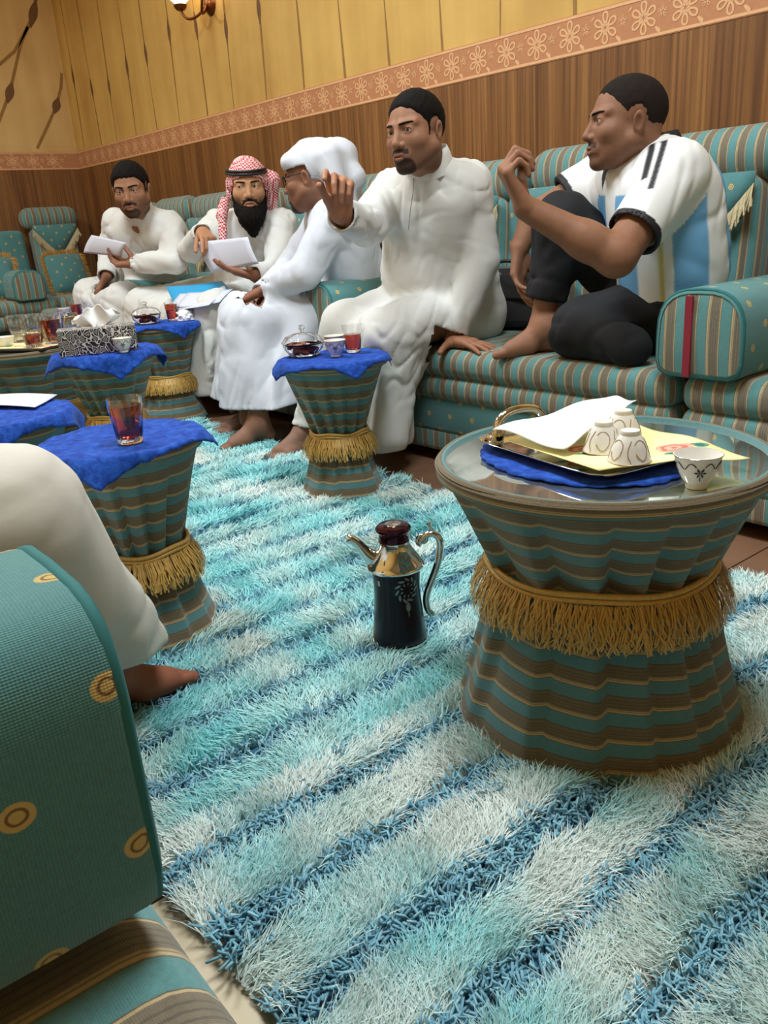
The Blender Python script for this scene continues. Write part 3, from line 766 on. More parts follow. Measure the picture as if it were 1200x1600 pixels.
def sheet(name, corners, nu, nv, fn, mat, th=.0012, parent=None):
    """quad sheet between 4 corners (world) with height function fn(u,v)"""
    c = [Vector(x) for x in corners]; V = []; UV = []
    nrm = (c[1] - c[0]).cross(c[3] - c[0]).normalized()
    for i in range(nu + 1):
        for j in range(nv + 1):
            u, v = i / nu, j / nv
            p = c[0] * (1 - u) * (1 - v) + c[1] * u * (1 - v) + c[2] * u * v + c[3] * (1 - u) * v
            p = p + nrm * fn(u, v); V.append(p); UV.append(((u - .5) * .3, (v - .5) * .2))
    ce = sum((Vector(v) for v in V), Vector()) / len(V)
    o = link(name, mesh(name, [tuple(Vector(v) - ce) for v in V], grid_faces(nu + 1, nv + 1), UV, True), mat, parent, ce)
    m = o.modifiers.new('s', 'SOLIDIFY'); m.thickness = th; m.offset = 0; return o
o = sheet('napkin', [(-.825, .878, .4475), (-.625, .836, .4475), (-.515, 1.005, .4485), (-.735, 1.068, .4485)], 26, 20, lambda u, v: .003 * math.sin(u * 9 + v * 3) * math.sin(v * 8) + .012 * max(0, u - .8) * math.sin(v * 5), M['napkin'], .001)
tag(o, 'yellow napkin printed with pink roses spread over the tray', 'napkin')
o = sheet('folded_napkin', [(-.845, .872, .458), (-.70, .858, .462), (-.70, 1.02, .496), (-.765, 1.055, .488)], 18, 16, lambda u, v: .005 * math.sin(u * 5 + 1) + .003 * math.sin(v * 11 + u * 4), M['tissue'], .0015)
tag(o, 'plain white folded napkin lying on the floral napkin', 'napkin')
M['motif_dark'] = plain('dark_cup_motif', (70, 66, 70), 0.3, 0.3); M['goldline'] = plain('gold_cup_line', (186, 160, 120), 0.3, 0.5)
M['bluemotif'] = plain('blue_cup_motif', (60, 66, 104), 0.3)
def finjan(label, loc, inverted=False, s=1.0, rz=0.0, motif='dark', group='small coffee cups'):
    e = empty('coffee_cup', loc, rz); tag(e, label, 'cup', group)
    pr = [(0, .0), (.0135, .0), (.0145, .003), (.0142, .006), (.020, .014), (.0255, .026), (.0285, .038), (.0315, .046), (.0302, .0462), (.0268, .038), (.0238, .027), (.018, .014), (.010, .008), (0, .007)]
    pr = [(r * s, z * s) for r, z in pr]
    def R(z): return float(np.interp(z, [.006 * s, .014 * s, .026 * s, .038 * s, .046 * s], [.0142 * s, .020 * s, .0255 * s, .0285 * s, .0315 * s]))
    rx = math.pi if inverted else 0
    zo = .0462 * s if inverted else 0
    link('cup_body', lathe('cup_body', pr, 36), M['white_cer'], e, (0, 0, zo), (rx, 0, 0))
    rim = [(math.cos(a) * .0312 * s, math.sin(a) * .0312 * s, .0455 * s) for a in np.linspace(0, 2 * math.pi, 41)[:-1]]
    V, F = tube(rim, .0007 * s, 5, True); b = MB(); b.add(V, F); b.build('rim_line', M['chrome'] if motif == 'dark' else M['goldline'], e, True, (0, 0, zo), (rx, 0, 0))
    b = MB()
    def onc(a, z, d=.0004): r = R(z) + d; return (r * math.cos(a), r * math.sin(a), z)
    for k in range(4):
        a0 = k * math.pi / 2
        if motif == 'gold':      # looping gold line
            pts = [onc(a0 + .42 * math.cos(u) * (1 - .35 * math.sin(u)), (.026 + .014 * math.sin(u)) * s) for u in np.linspace(.3, 5.6, 16)]
            V, F = tube(pts, .0006 * s, 4); b.add(V, F)
            pts = [onc(a0 + .6 + .22 * math.sin(3 * t), (.012 + .03 * t) * s) for t in np.linspace(0, 1, 8)]
            V, F = tube(pts, .0006 * s, 4); b.add(V, F)
        else:
            for j in range(6):     # star flower
                aa = math.pi * j / 3; c0 = (a0, .026 * s)
                p1 = onc(a0, .026 * s); p2 = onc(a0 + .20 * math.cos(aa) - .07 * math.sin(aa), (.026 + .0042 * math.sin(aa) + .0015 * math.cos(aa)) * s); p3 = onc(a0 + .34 * math.cos(aa), (.026 + .0085 * math.sin(aa)) * s); p4 = onc(a0 + .20 * math.cos(aa) + .07 * math.sin(aa), (.026 + .0042 * math.sin(aa) - .0015 * math.cos(aa)) * s)
                b.add([p1, p2, p3, p4], [(0, 1, 2, 3)])
            for sg in (-1, 1):
                pts = [onc(a0 + sg * (.2 + .55 * t), (.034 + .005 * math.sin(4 * t)) * s) for t in np.linspace(0, 1, 7)]; V, F = tube(pts, .0007 * s, 4); b.add(V, F)
            pts = [onc(a0, z * s) for z in np.linspace(.012, .02, 4)]; V, F = tube(pts, .0007 * s, 4); b.add(V, F)
    b.build('cup_motif', {'dark': M['motif_dark'], 'gold': M['goldline'], 'blue': M['bluemotif']}[motif], e, False, (0, 0, zo), (rx, 0, 0))
    return e
finjan('upside-down white cup with gold loops, left of the three on the napkin', (-.673, .908, .4505), True, .88, .6, 'gold')
finjan('upside-down white cup with gold loops, rearmost of the three on the napkin', (-.69, .975, .4515), True, .88, 1.9, 'gold')
finjan('upside-down white cup with gold loops, right front of the three on the napkin', (-.617, .888, .4505), True, .88, 2.9, 'gold')
finjan('upright white cup with silver rim and dark emblem on the mirrored table', (-.530, .905, .4275), False, .94, -1.03 + .15, 'dark')
finjan('white coffee cup with a blue star, front of two beside the middle table date bowl', (-1.925, 1.36, .4195), False, 1.0, -.62, 'blue')
finjan('white coffee cup half hidden behind the date bowl on the middle table', (-2.012, 1.420, .4195), False, 1.0, -.4, 'blue')
finjan('white coffee cup beside the tea glass on the farthest table', (-4.39, 1.435, .4195), False, 1.05, -.35, 'blue')
finjan('white coffee cup in front of the patterned tissue box', (-2.705, 1.055, .4195), False, 1.02, -.4, 'blue')
def tea_glass(label, loc, fill=.6, s=1.0, tea=True, flip=False, group='tea glasses'):
    e = empty('tea_glass', loc); tag(e, label, 'glass', group)
    h = .078 * s; rb, rt_ = .0215 * s, .029 * s
    def mod(th, r, z, t):
        if r > .01 * s and z < .055 * s: r += .0006 * s * math.cos(10 * th)
        return r, z
    pr = [(0, 0), (rb * .9, 0), (rb, .003 * s), (rb + .001 * s, .012 * s), (rt_ - .002 * s, .052 * s), (rt_ - .0002 * s, .06 * s), (rt_, h), (rt_ - .0018 * s, h), (rt_ - .0022 * s, .06 * s), (rb - .0012 * s, .012 * s), (rb * .8, .008 * s), (0, .008 * s)]
    g = link('glass_body', lathe('glass_body', pr, 40, mod=mod), M['glass'], e)
    if flip: g.rotation_euler = (math.pi, 0, 0); g.location = (0, 0, h)
    if tea:
        zt = .012 * s + (h - .014 * s) * fill; ri = float(np.interp(zt, [.012 * s, .06 * s, h], [rb - .0016 * s, rt_ - .0026 * s, rt_ - .002 * s]))
        link('tea', lathe('tea', [(0, .0085 * s), (rb * .78, .0088 * s), (rb - .0016 * s, .0125 * s), (ri, zt), (0, zt)], 36), M['tea'], e)
    return e
tea_glass('tall glass of dark tea standing alone on the near blue cloth', (-1.437, .545, .419), .82, 1.06)
tea_glass('half-full tea glass behind the coffee cup on the middle table', (-1.948, 1.440, .4195), .62, 1.0)
tea_glass('full tea glass beside the crumpled tissue on the folder table', (-3.435, 1.58, .4305), .9, 1.0)
tea_glass('glass of tea on the farthest blue cloth', (-4.42, 1.51, .4195), .72, 1.05)
def date_bowl(label, loc, s=1.0, seed=0):
    e = empty('date_bowl', loc); tag(e, label, 'bowl', 'covered glass date bowls')
    def mod(th, r, z, t): return (r * (1 + .05 * math.cos(8 * th)) if r > .02 else r), z
    pr = [(0, 0), (.034, 0), (.04, .003), (.052, .018), (.055, .030), (.053, .0305), (.049, .019), (.036, .006), (0, .004)]
    link('bowl_body', lathe('bowl_body', [(r * s, z * s) for r, z in pr], 56, mod=mod), M['thinglass'], e)
    pr = [(.055, .0315), (.058, .036), (.046, .052), (.024, .060), (.006, .062), (.005, .068), (.010, .075), (.006, .082), (0, .083)]
    pr2 = [(0, .0595), (.022, .0575), (.044, .050), (.0555, .0355), (.053, .0315)]
    link('bowl_lid', lathe('bowl_lid', [(r * s, z * s) for r, z in pr + pr2], 56, mod=mod), M['thinglass'], e)
    return e
M['date'] = plain('date_skin', (150, 76, 46), 0.3, 0, var=.3, vscale=120)
date_me = lathe('date', [(0, -.017), (.005, -.0155), (.0085, -.008), (.009, 0), (.008, .009), (.004, .0155), (0, .017)], 14); date_me.materials.append(M['date'])
def dates(loc, s, seed, where):
    rg = random.Random(seed)
    for k in range(11):
        a = k * 2.4; r = (.010 + .026 * math.sqrt((k % 8) / 8.0)) * s
        z = (.014 if k < 7 else .027) * s
        o = link('date', date_me, None, None, (loc[0] + r * math.cos(a), loc[1] + r * math.sin(a), loc[2] + z), (math.pi / 2 + rg.uniform(-.3, .3), rg.uniform(-.3, .3), rg.uniform(0, 6)))
        tag(o, 'dark brown date inside the covered glass bowl ' + where, 'date', 'dates in the bowl ' + where)
BOWLS = [((-2.035, 1.325, .4195), 1.05, 'on the middle table', 'covered scalloped glass bowl of dates on the middle table'), ((-3.46, 1.472, .4305), 1.1, 'on the folder table', 'covered glass bowl of dates on the table by the blue folder')]
for k, (lc, s_, wh, lb) in enumerate(BOWLS): date_bowl(lb, lc, s_, k); dates(lc, s_, k + 3, wh)
# crumpled tissues
def crumple(name, label, loc, s, seed, cat='tissue', tall=1.0):
    rg = np.random.default_rng(seed); bm = bmesh.new(); bmesh.ops.create_icosphere(bm, subdivisions=3, radius=1)
    K = rg.normal(size=(9, 3)) * 4; ph = rg.random(9) * 6
    for v in bm.verts:
        p = np.array(v.co); d = sum(abs(math.sin(float(K[i] @ p) + ph[i])) for i in range(9)) / 9
        r = .35 + 1.0 * d; v.co = Vector((p[0] * r, p[1] * r, max(-.35, p[2] * r * tall))) * s
    me = bpy.data.meshes.new(name); bm.to_mesh(me); bm.free()
    o = link(name, me, M['tissue'], None, (loc[0], loc[1], loc[2] + .35 * s)); return tag(o, label, cat)
crumple('crumpled_tissue', 'crumpled white tissue on the blue cloth by the folder', (-3.385, 1.615, .428), .036, 4)
# tissue box
def tissue_box():
    e = empty('tissue_box', (-2.815, 1.015, .418), 1.2); tag(e, 'black and white patterned tissue box with a tissue pulled up', 'tissue box')
    t = NT('animal_print'); v = t.n('ShaderNodeTexVoronoi', feature='DISTANCE_TO_EDGE'); v.inputs['Scale'].default_value = 62; v.inputs['Randomness'].default_value = 1
    co = t.mapping(t.tc(), (1, 1, .75)); nz = t.n('ShaderNodeTexNoise'); nz.inputs['Scale'].default_value = 30; t.set(nz.inputs['Vector'], co)
    t.set(v.inputs['Vector'], t.vmath('ADD', co, t.vmath('MULTIPLY', nz.outputs['Color'], (.03, .03, .03))))
    c = t.ramp(v.outputs['Distance'], [(.035, lin((214, 212, 208))), (.07, lin((26, 22, 22))), (.19, lin((34, 28, 27))), (.24, lin((160, 156, 150))), (.34, lin((120, 112, 106)))])
    m = t.out(c, .4)
    b = MB(); b.box(-.125, .125, -.055, .055, 0, .085); bevel(b.build('box_body', m, e), .003)
    V = []; n = 30
    for i in range(n):
        a = 2 * math.pi * i / n
        for r, z in ((.045, .0855), (.052, .0855), (.052, .088), (.045, .088)): V.append((r * 1.5 * math.cos(a), r * .62 * math.sin(a), z))
    b = MB(); b.add(V, grid_faces(n, 4, True)); b.build('slot_rim', M['white_cer'], e)
    V = []; UV = []; n = 18
    for i in range(n + 1):
        for j in range(n + 1):
            u = i / n * 2 - 1; v_ = j / n
            x = u * (.018 + .06 * math.sin(v_ * 2.4)) + .012 * v_ ; y = .016 * math.sin(u * 6 + v_ * 3) * (.4 + v_) - .02 * v_ * u; z = .08 + v_ * .075 * (1 - .35 * abs(u)) + .006 * math.sin(u * 9)
            V.append((x, y, z))
    tsu = link('pulled_tissue', mesh('pulled_tissue', V, grid_faces(n + 1, n + 1), None, True), M['tissue'], e); mm = tsu.modifiers.new('s', 'SOLIDIFY'); mm.thickness = .0015
tissue_box()
# floral tray with glasses on the wide left table
e = empty('serving_tray', (-3.27, .93, .4175), .5); tag(e, 'dark floral tray with tea glasses on the wide left table', 'tray')
b = MB(); b.box(-.155, .155, -.115, .115, 0, .008); bevel(b.build('tray_body', M['black'], e), .003)
b = MB(); b.box(-.14, .14, -.10, .10, .008, .0092); b.build('tray_paper', M['napkin'], e)
for k, (gx, gy, tea_, fl, sc, lb) in enumerate([(-3.16, .905, True, .3, 1.35, 'big glass with a little tea at the front of the floral tray'), (-3.19, .985, True, .85, 1.3, 'glass of amber tea behind the patterned box on the floral tray'), (-3.30, .955, False, 0, 1.35, 'empty glass behind the big front glass on the floral tray'),
        (-3.32, 1.03, False, 0, 1.3, 'empty tea glass on the right rear of the floral tray'), (-3.395, .925, False, 0, 1.3, 'empty glass at the left rear of the floral tray')]):
    tea_glass(lb, (gx, gy, .4275), fl, sc, tea_)
tea_glass('upturned empty glass beside the floral tray on the wide left table', (-3.40, 1.13, .413), 0, 1.3, False, True)
o = link('small_bowl', lathe('small_bowl', [(0, 0), (.022, 0), (.03, .012), (.038, .034), (.036, .034), (.028, .013), (0, .004)], 30), M['white_cer'], None, (-3.33, .85, .4275)); tag(o, 'small cream bowl on the left end of the floral tray', 'bowl')
# coffee pot on the rug
def coffee_pot():
    e = empty('coffee_pot', (-1.078, .854, .03), 0); tag(e, 'dark purple vacuum coffee pot with chrome collar standing on the rug', 'coffee pot')
    M['pot'] = plain('dark_purple_enamel', (26, 14, 22), 0.22, 0.0, Specular_IOR_Level=.35)
    M['potlid'] = plain('purple_metal_lid', (70, 34, 48), 0.12, 0.8)
    link('pot_body', lathe('pot_body', [(.0, .004), (.047, .004), (.050, .010), (.0495, .02), (.0455, .055), (.0425, .09), (.0420, .115), (.0435, .135), (.0455, .15), (.0455, .155), (0, .155)], 48), M['pot'], e)
    link('base_ring', lathe('base_ring', [(0, 0), (.046, 0), (.0505, .003), (.0505, .0075), (.047, .008)], 48), M['chrome'], e)
    link('collar', lathe('collar', [(.045, .146), (.0505, .149), (.0525, .153), (.0505, .158), (.047, .161), (.040, .172), (.032, .184), (.0285, .194), (.0285, .200), (0, .2)], 48), M['chrome'], e)
    l = link('lid', lathe('lid', [(.0265, .197), (.0275, .203), (.0265, .214), (.029, .217), (.032, .220), (.032, .224), (.028, .2285), (.016, .2305), (0, .2305)], 40), M['potlid'], e)
    link('lid_button', lathe('lid_button', [(.0155, .230), (.0145, .2318), (0, .2322)], 28), M['chrome'], l)
    # camera-left of the pot is (-.61,-.79): spout that way
    L = Vector((-.55, -.835, 0)).normalized()
    def P(a, z): return tuple(L * a + Vector((0, 0, z)))
    pts = bez(P(.034, .166), P(.058, .178), P(.058, .204), P(.083, .212), 10)
    rad = [.0155, .015, .0135, .012, .0108, .0098, .009, .0085, .0082, .0082, .0085]
    V, F = tube(pts, rad, 14); F = F[:-1]
    sp = link('spout', mesh('spout', [tuple(v) for v in V], F, None, True), M['chrome'], e); m = sp.modifiers.new('s', 'SOLIDIFY'); m.thickness = .0012
    h = bez(P(-.043, .186), P(-.055, .212), P(-.085, .212), P(-.083, .180), 12) + bez(P(-.083, .180), P(-.082, .14), P(-.052, .10), P(-.052, .075), 12)[1:] + bez(P(-.052, .075), P(-.052, .058), P(-.056, .050), P(-.065, .044), 6)[1:]
    tube_obj('handle', h, [.0055 + .0015 * math.sin(i / len(h) * 3.1) for i in range(len(h))], M['chrome'], e, 10)
    scr = [P(-.052 + .0105 * (1 - .1 * t) * math.cos(t), .195 + .0105 * (1 - .1 * t) * math.sin(t)) for t in np.linspace(-1.2, 6.5, 26)]
    tube_obj('handle_scroll', scr, .0035, M['chrome'], e, 8)
    tube_obj('thumb_rest', bez(P(-.064, .206), P(-.068, .212), P(-.066, .218), P(-.064, .222), 6), .0028, M['chrome'], e, 8)
    link('thumb_ball', lathe('thumb_ball', [(0, -.0045), (.0035, -.003), (.0045, 0), (.0035, .003), (0, .0045)], 14), M['chrome'], e, P(-.064, .224))
    # etched silver ornament on the body
    def onb(a, z, d=.0004):
        r = float(np.interp(z, [.02, .055, .09, .115, .135, .15], [.0495, .0455, .0425, .0420, .0435, .0455])) + d
        return (r * math.cos(a), r * math.sin(a), z)
    a0 = math.atan2(-.61, .79) + .42; b = MB()
    def leaf(ca, cz, ang, ln, wd):
        pts = []
        for u in np.linspace(0, 2 * math.pi, 11)[:-1]:
            x = ln * math.cos(u); y = wd * math.sin(u); pts.append(onb(a0 + ca + (x * math.cos(ang) - y * math.sin(ang)) / .043, cz + x * math.sin(ang) + y * math.cos(ang)))
        b.add(pts, [tuple(range(10))])
    for k in range(11):
        an = math.pi / 2 + k * 2 * math.pi / 11; leaf(.019 / .043 * math.cos(an), .118 + .021 * math.sin(an), an + .9, .0062, .0022)
    for k in range(9):
        an = k * 2 * math.pi / 9; leaf(.011 / .043 * math.cos(an), .118 + .012 * math.sin(an), an, .003, .0014)
    leaf(0, .085, math.pi / 2, .009, .0045); leaf(0, .071, math.pi / 2, .005, .001); leaf(0, .098, math.pi / 2, .004, .0012)
    b.build('etched_ornament', M['etch'], e)
    b = MB(); pts = [onb(a0 - 1.25 + da, z, .0005) for da, z in ((-.06, .135), (.06, .135), (.06, .125), (-.06, .125))]; b.add(pts, [(0, 1, 2, 3)]); b.build('sticker', M['paper'], e)
M['etch'] = plain('etched_silver', (150, 158, 156), 0.35, 0.8)
coffee_pot()
# black bag on the seat between the two men
b = MB(); b.box(-.15, .15, -.05, .05, 0, .20)
o = b.build('bag_body', M['black'], None); o.name = 'handbag'; bevel(o, .02, 3); o.location = (-2.03, 2.25, .385); o.rotation_euler = (-.25, 0, .2)
e = empty('black_bag', (-2.02, 2.23, .385), .15); o.parent = e; o.location = (0, 0, 0); o.name = 'bag_body'; tag(e, 'black leather bag leaning on the sofa back between two men', 'bag')
tube_obj('bag_handle', bez((-.07, -.03, .19), (-.08, -.09, .25), (.07, -.09, .25), (.07, -.03, .19), 12), .006, M['black'], e)
b = MB(); b.box(-.155, .155, -.062, -.045, .09, .205); bevel(b.build('bag_flap', M['black'], e, rot=(-.25, 0, 0)), .008)

# ------------------------------------------------------------ people: signed distance modelling
f32 = np.float32
def A3(v): return np.array(v, f32)
def smin(a, b, k):
    if k <= 0: return np.minimum(a, b)
    h = np.clip(.5 + .5 * (b - a) / k, 0, 1); return b * (1 - h) + a * h - k * h * (1 - h)
def smax(a, b, k): return -smin(-a, -b, k)
def rcone(P, a, b, r1, r2):
    a, b = A3(a), A3(b); ab = b - a; L = float(ab @ ab) or 1e-9
    t = np.clip(((P - a) @ ab) / L, 0, 1); d = P - a - t[:, None] * ab
    return np.sqrt((d * d).sum(1)) - (r1 + (r2 - r1) * t)
def ellip(P, c, r, R=None):
    q = P - A3(c)
    if R is not None: q = q @ R
    r = A3(r); k0 = np.sqrt(((q / r) ** 2).sum(1)); k1 = np.sqrt(((q / (r * r)) ** 2).sum(1)) + 1e-9
    return k0 * (k0 - 1) / k1
def boxd(P, lo, hi):
    lo, hi = A3(lo), A3(hi); q = np.abs(P - (lo + hi) / 2) - (hi - lo) / 2
    return np.sqrt((np.maximum(q, 0) ** 2).sum(1)) + np.minimum(q.max(1), 0)
def nz(P, seed, wl):
    g = np.random.default_rng(seed); out = np.zeros(len(P), f32)
    for i in range(6):
        d = g.normal(size=3); d = d / np.linalg.norm(d) * 2 * np.pi / (wl * g.uniform(.7, 1.5)); out += np.sin(P @ d.astype(f32) + f32(g.uniform(0, 6)))
    return out / 3
def creases(P, seed, amp, dirs=((.25, .2, 1), (.8, .5, -.45)), wl=(.10, .13)):
    """long soft cloth folds: noise stretched along given directions, fading in and out"""
    out = np.zeros(len(P), f32)
    for i, v in enumerate(dirs):
        v = A3(v); v = v / np.linalg.norm(v); Q = P - (P @ v)[:, None] * v * f32(.92)
        n = nz(Q, seed + 7 * i, wl[i % 2]); m = np.clip(.45 + .8 * nz(P, seed + 7 * i + 3, .30), 0, 1)
        out += amp * m * (np.exp(-(n * 3.0) ** 2) - .35 * n)
    return out
class Sh:
    """list of primitives blended one after another"""
    def __init__(s): s.p = []
    def cone(s, a, b, r1, r2=None, k=.02): s.p.append((0, a, b, r1, r1 if r2 is None else r2, k)); return s
    def ell(s, c, r, k=.02, R=None): s.p.append((1, c, r, R, None, k)); return s
    def sub(s, fn, k=.004): s.p.append((2, fn, None, None, None, k)); return s
    def addf(s, fn, k=.01): s.p.append((3, fn, None, None, None, k)); return s
    def __call__(s, P):
        d = np.full(len(P), 1e3, f32)
        for t, a, b, c, e, k in s.p:
            if t == 0: d = smin(d, rcone(P, a, b, c, e), k)
            elif t == 1: d = smin(d, ellip(P, a, b, c), k)
            elif t == 2: d = smax(d, -a(P), k)
            else: d = smin(d, a(P), k)
        return d
def polygonize(fn, lo, hi, h, B=5):
    lo = A3(lo); n = np.ceil((A3(hi) - lo) / (h * B)).astype(int) + 1
    I = np.stack(np.meshgrid(*[np.arange(k) for k in n], indexing='ij'), -1).reshape(-1, 3)
    cen = lo + (I + .5) * B * h
    d = fn(cen.astype(f32)); I = I[np.abs(d) < B * h * .87 * 1.12 + .004]
    g = np.arange(B + 1); G = np.stack(np.meshgrid(g, g, g, indexing='ij'), -1).reshape(-1, 3)
    D = np.empty((len(I), (B + 1) ** 3), f32)
    ch = max(1, 300000 // (B + 1) ** 3)
    for s in range(0, len(I), ch):
        P = lo + ((I[s:s + ch, None] * B + G[None]) * h); D[s:s + ch] = fn(P.reshape(-1, 3).astype(f32)).reshape(-1, (B + 1) ** 3)
    D = D.reshape(-1, B + 1, B + 1, B + 1); S = D < 0
    off = [(i, j, k) for i in (0, 1) for j in (0, 1) for k in (0, 1)]
    cnt = sum(S[:, o[0]:o[0] + B, o[1]:o[1] + B, o[2]:o[2] + B].astype(np.int8) for o in off)
    bi, ci, cj, ck = np.nonzero((cnt > 0) & (cnt < 8))
    val = np.stack([D[bi, ci + o[0], cj + o[1], ck + o[2]] for o in off], 1)
    acc = np.zeros((len(bi), 3)); num = np.zeros(len(bi))
    for a in range(8):
        for b in range(a + 1, 8):
            df = np.array(off[b]) - np.array(off[a])
            if np.abs(df).sum() != 1: continue
            va, vb = val[:, a], val[:, b]; m = (va < 0) != (vb < 0); t = np.where(m, va / np.where(va == vb, 1, va - vb), 0)
            acc += m[:, None] * (np.array(off[a]) + t[:, None] * df); num += m
    cell = I[bi] * B + np.stack([ci, cj, ck], 1)
    V = lo + (cell + acc / num[:, None]) * h
    dim = n * B + 2
    def key(c): return ((c[:, 0] + 1) * (dim[1] + 2) + c[:, 1] + 1) * (dim[2] + 2) + c[:, 2] + 1
    K = key(cell); order = np.argsort(K); Ks = K[order]
    def look(c):
        q = key(c); p = np.clip(np.searchsorted(Ks, q), 0, len(Ks) - 1); return np.where(Ks[p] == q, order[p], -1)
    F = []
    for ax in range(3):
        b, c = (ax + 1) % 3, (ax + 2) % 3
        o = [0, 0, 0]; o[ax] = 1; ia = 0; ib = off.index(tuple(o))
        s0 = val[:, ia] < 0; s1 = val[:, ib] < 0; m = s0 != s1
        c0 = cell[m]; eb = np.zeros(3, int); eb[b] = 1; ec = np.zeros(3, int); ec[c] = 1
        q = np.stack([np.nonzero(m)[0], look(c0 - eb), look(c0 - eb - ec), look(c0 - ec)], 1)
        fl = ~s0[m]; ok = (q >= 0).all(1); q = np.where(fl[:, None], q[:, ::-1], q)[ok]; F.append(q)
    F = np.concatenate(F)[:, ::-1]
    return V, F
def frame(fwd, up=(0, 0, 1)):
    f = Vector(fwd).normalized(); u = Vector(up); r = f.cross(u).normalized(); u = r.cross(f)
    return np.array([[r.x, f.x, u.x], [r.y, f.y, u.y], [r.z, f.z, u.z]], f32)      # columns: right, forward, up
class Head:
    def __init__(s, o, fwd, up=(0, 0, 1), sc=1.0, fat=0.0, nose=1.0, ears=True):
        s.o = A3(o); s.R = frame(fwd, up); s.s = sc; s.fat = fat; s.nose = nose; s.ears = ears
    def loc(s, P): return ((P - s.o) @ s.R) / s.s
    def w(s, p): return s.o + s.R @ (A3(p) * s.s)
    def cran(s, Q): return smin(ellip(Q, (0, -.014, .030), (.074, .097, .086)), ellip(Q, (0, .03, -.01), (.062, .062, .07)), .02)
    def __call__(s, P):
        Q = s.loc(P); ft = s.fat; X = np.abs(Q[:, 0]); Qs = np.stack([X, Q[:, 1], Q[:, 2]], 1)
        d = s.cran(Q)
        d = smin(d, ellip(Q, (0, .030, -.048), (.056 + ft, .060, .068)), .025)
        d = smin(d, rcone(Qs, (.052 + ft, .0, -.052), (.014, .068, -.098), .020 + ft, .018), .025)
        d = smin(d, ellip(Q, (0, .074, -.100), (.024, .018, .017)), .014)
        d = smin(d, ellip(Qs, (.043, .052, -.026), (.024, .026, .02)), .022)
        d = smin(d, rcone(Qs, (.050, .062, .022), (.013, .083, .019), .010, .0105), .012)
        # sockets, lids
        e = ellip(Qs, (.032, .092, .003), (.018, .015, .0115)); d = smax(d, -e, .010)
        lid = ellip(Qs, (.0325, .0735, .003), (.0165, .0145, .0145)); d = smin(d, lid, .005)
        slit = ellip(Qs, (.0325, .088, .0025), (.0135, .020, .0042)); d = smax(d, -slit, .002)
        # nose
        n = s.nose
        d = smin(d, rcone(Q, (0, .083, .014), (0, .1045, -.030), .0075, .0105 * n), .010)
        d = smin(d, ellip(Q, (0, .105, -.034), (.0115 * n, .0105, .010)), .006)
        d = smin(d, ellip(Qs, (.0135 * n, .0935, -.037), (.0085, .010, .0085)), .005)
        d = smax(d, -ellip(Qs, (.0065 * n, .0995, -.045), (.004, .0055, .005)), .003)
        # mouth
        d = smin(d, ellip(Q, (0, .080, -.066), (.034, .020, .022)), .012)
        d = smin(d, ellip(Q, (0, .0945, -.0615), (.0225, .0085, .0062)), .004)
        d = smin(d, ellip(Q, (0, .0925, -.0735), (.0195, .0090, .0068)), .004)
        d = smax(d, -ellip(Q, (0, .103, -.0672), (.022, .012, .0016)), .0025)
        if s.ears:
            Re = frame((0.12, 1, -.12), (0.25, 0.15, 1))
            er = ellip(Qs, (.0800, -.012, -.010), (.0080, .0170, .0295), Re); er = smax(er, -ellip(Qs, (.0870, -.008, -.010), (.0065, .0095, .0185), Re), .004)
            d = smin(d, er, .005)
        return d * s.s
SKIN = {}
def skin_mat():
    t = NT('skin'); a = t.n('ShaderNodeVertexColor', layer_name='Col'); nzv = t.noise(60, 3, t.tc()); k = t.math('MULTIPLY_ADD', nzv, .3, .85)
    g = t.n('ShaderNodeCombineColor'); [t.set(g.inputs[i], k) for i in range(3)]
    t.bump(t.noise(420, 2, t.tc()), .12, .001)
    return t.out(t.mix(1.0, a.outputs[0], g, 'MULTIPLY'), .58, 0, Specular_IOR_Level=.25, Subsurface_Weight=0.06, Subsurface_Radius=(.010, .004, .002))
M['skin'] = skin_mat()
def eye_obj(H, side, parent, look=(0, 1, 0)):
    R = .0132 * H.s; n, m_ = 20, 24; V = []; C = []; F = []
    lk = Vector(look).normalized(); q = Vector((0, 1, 0)).rotation_difference(lk).to_matrix()
    for i in range(n + 1):
        a = math.pi * i / n
        for j in range(m_):
            b = 2 * math.pi * j / m_; v = q @ Vector((math.sin(a) * math.cos(b), math.cos(a), math.sin(a) * math.sin(b)))
            V.append(H.w(tuple(A3((side * .0325, .0725, .003)) + A3(v) * (.0132))))
            C.append((.012, .010, .010) if a < .22 else (.045, .022, .012) if a < .44 else (.40, .36, .33))
    for i in range(n):
        for j in range(m_): F.append((i * m_ + j, (i + 1) * m_ + j, (i + 1) * m_ + (j + 1) % m_, i * m_ + (j + 1) % m_))
    return link('eye', mesh('eye', V, F, None, True, col=np.array(C)), M['eye'], parent)
t = NT('eyeball'); M['eye'] = t.out(t.n('ShaderNodeVertexColor', layer_name='Col').outputs[0], .15)
M['hair'] = plain('black_hair', (17, 14, 13), 0.8, 0, var=.4, vscale=120, bump=.9, bscale=420, Specular_IOR_Level=.15)
M['stubblehair'] = plain('cropped_hair', (38, 32, 29), 0.9, 0, var=.3, vscale=300, bump=.6, bscale=900, Specular_IOR_Level=.12)
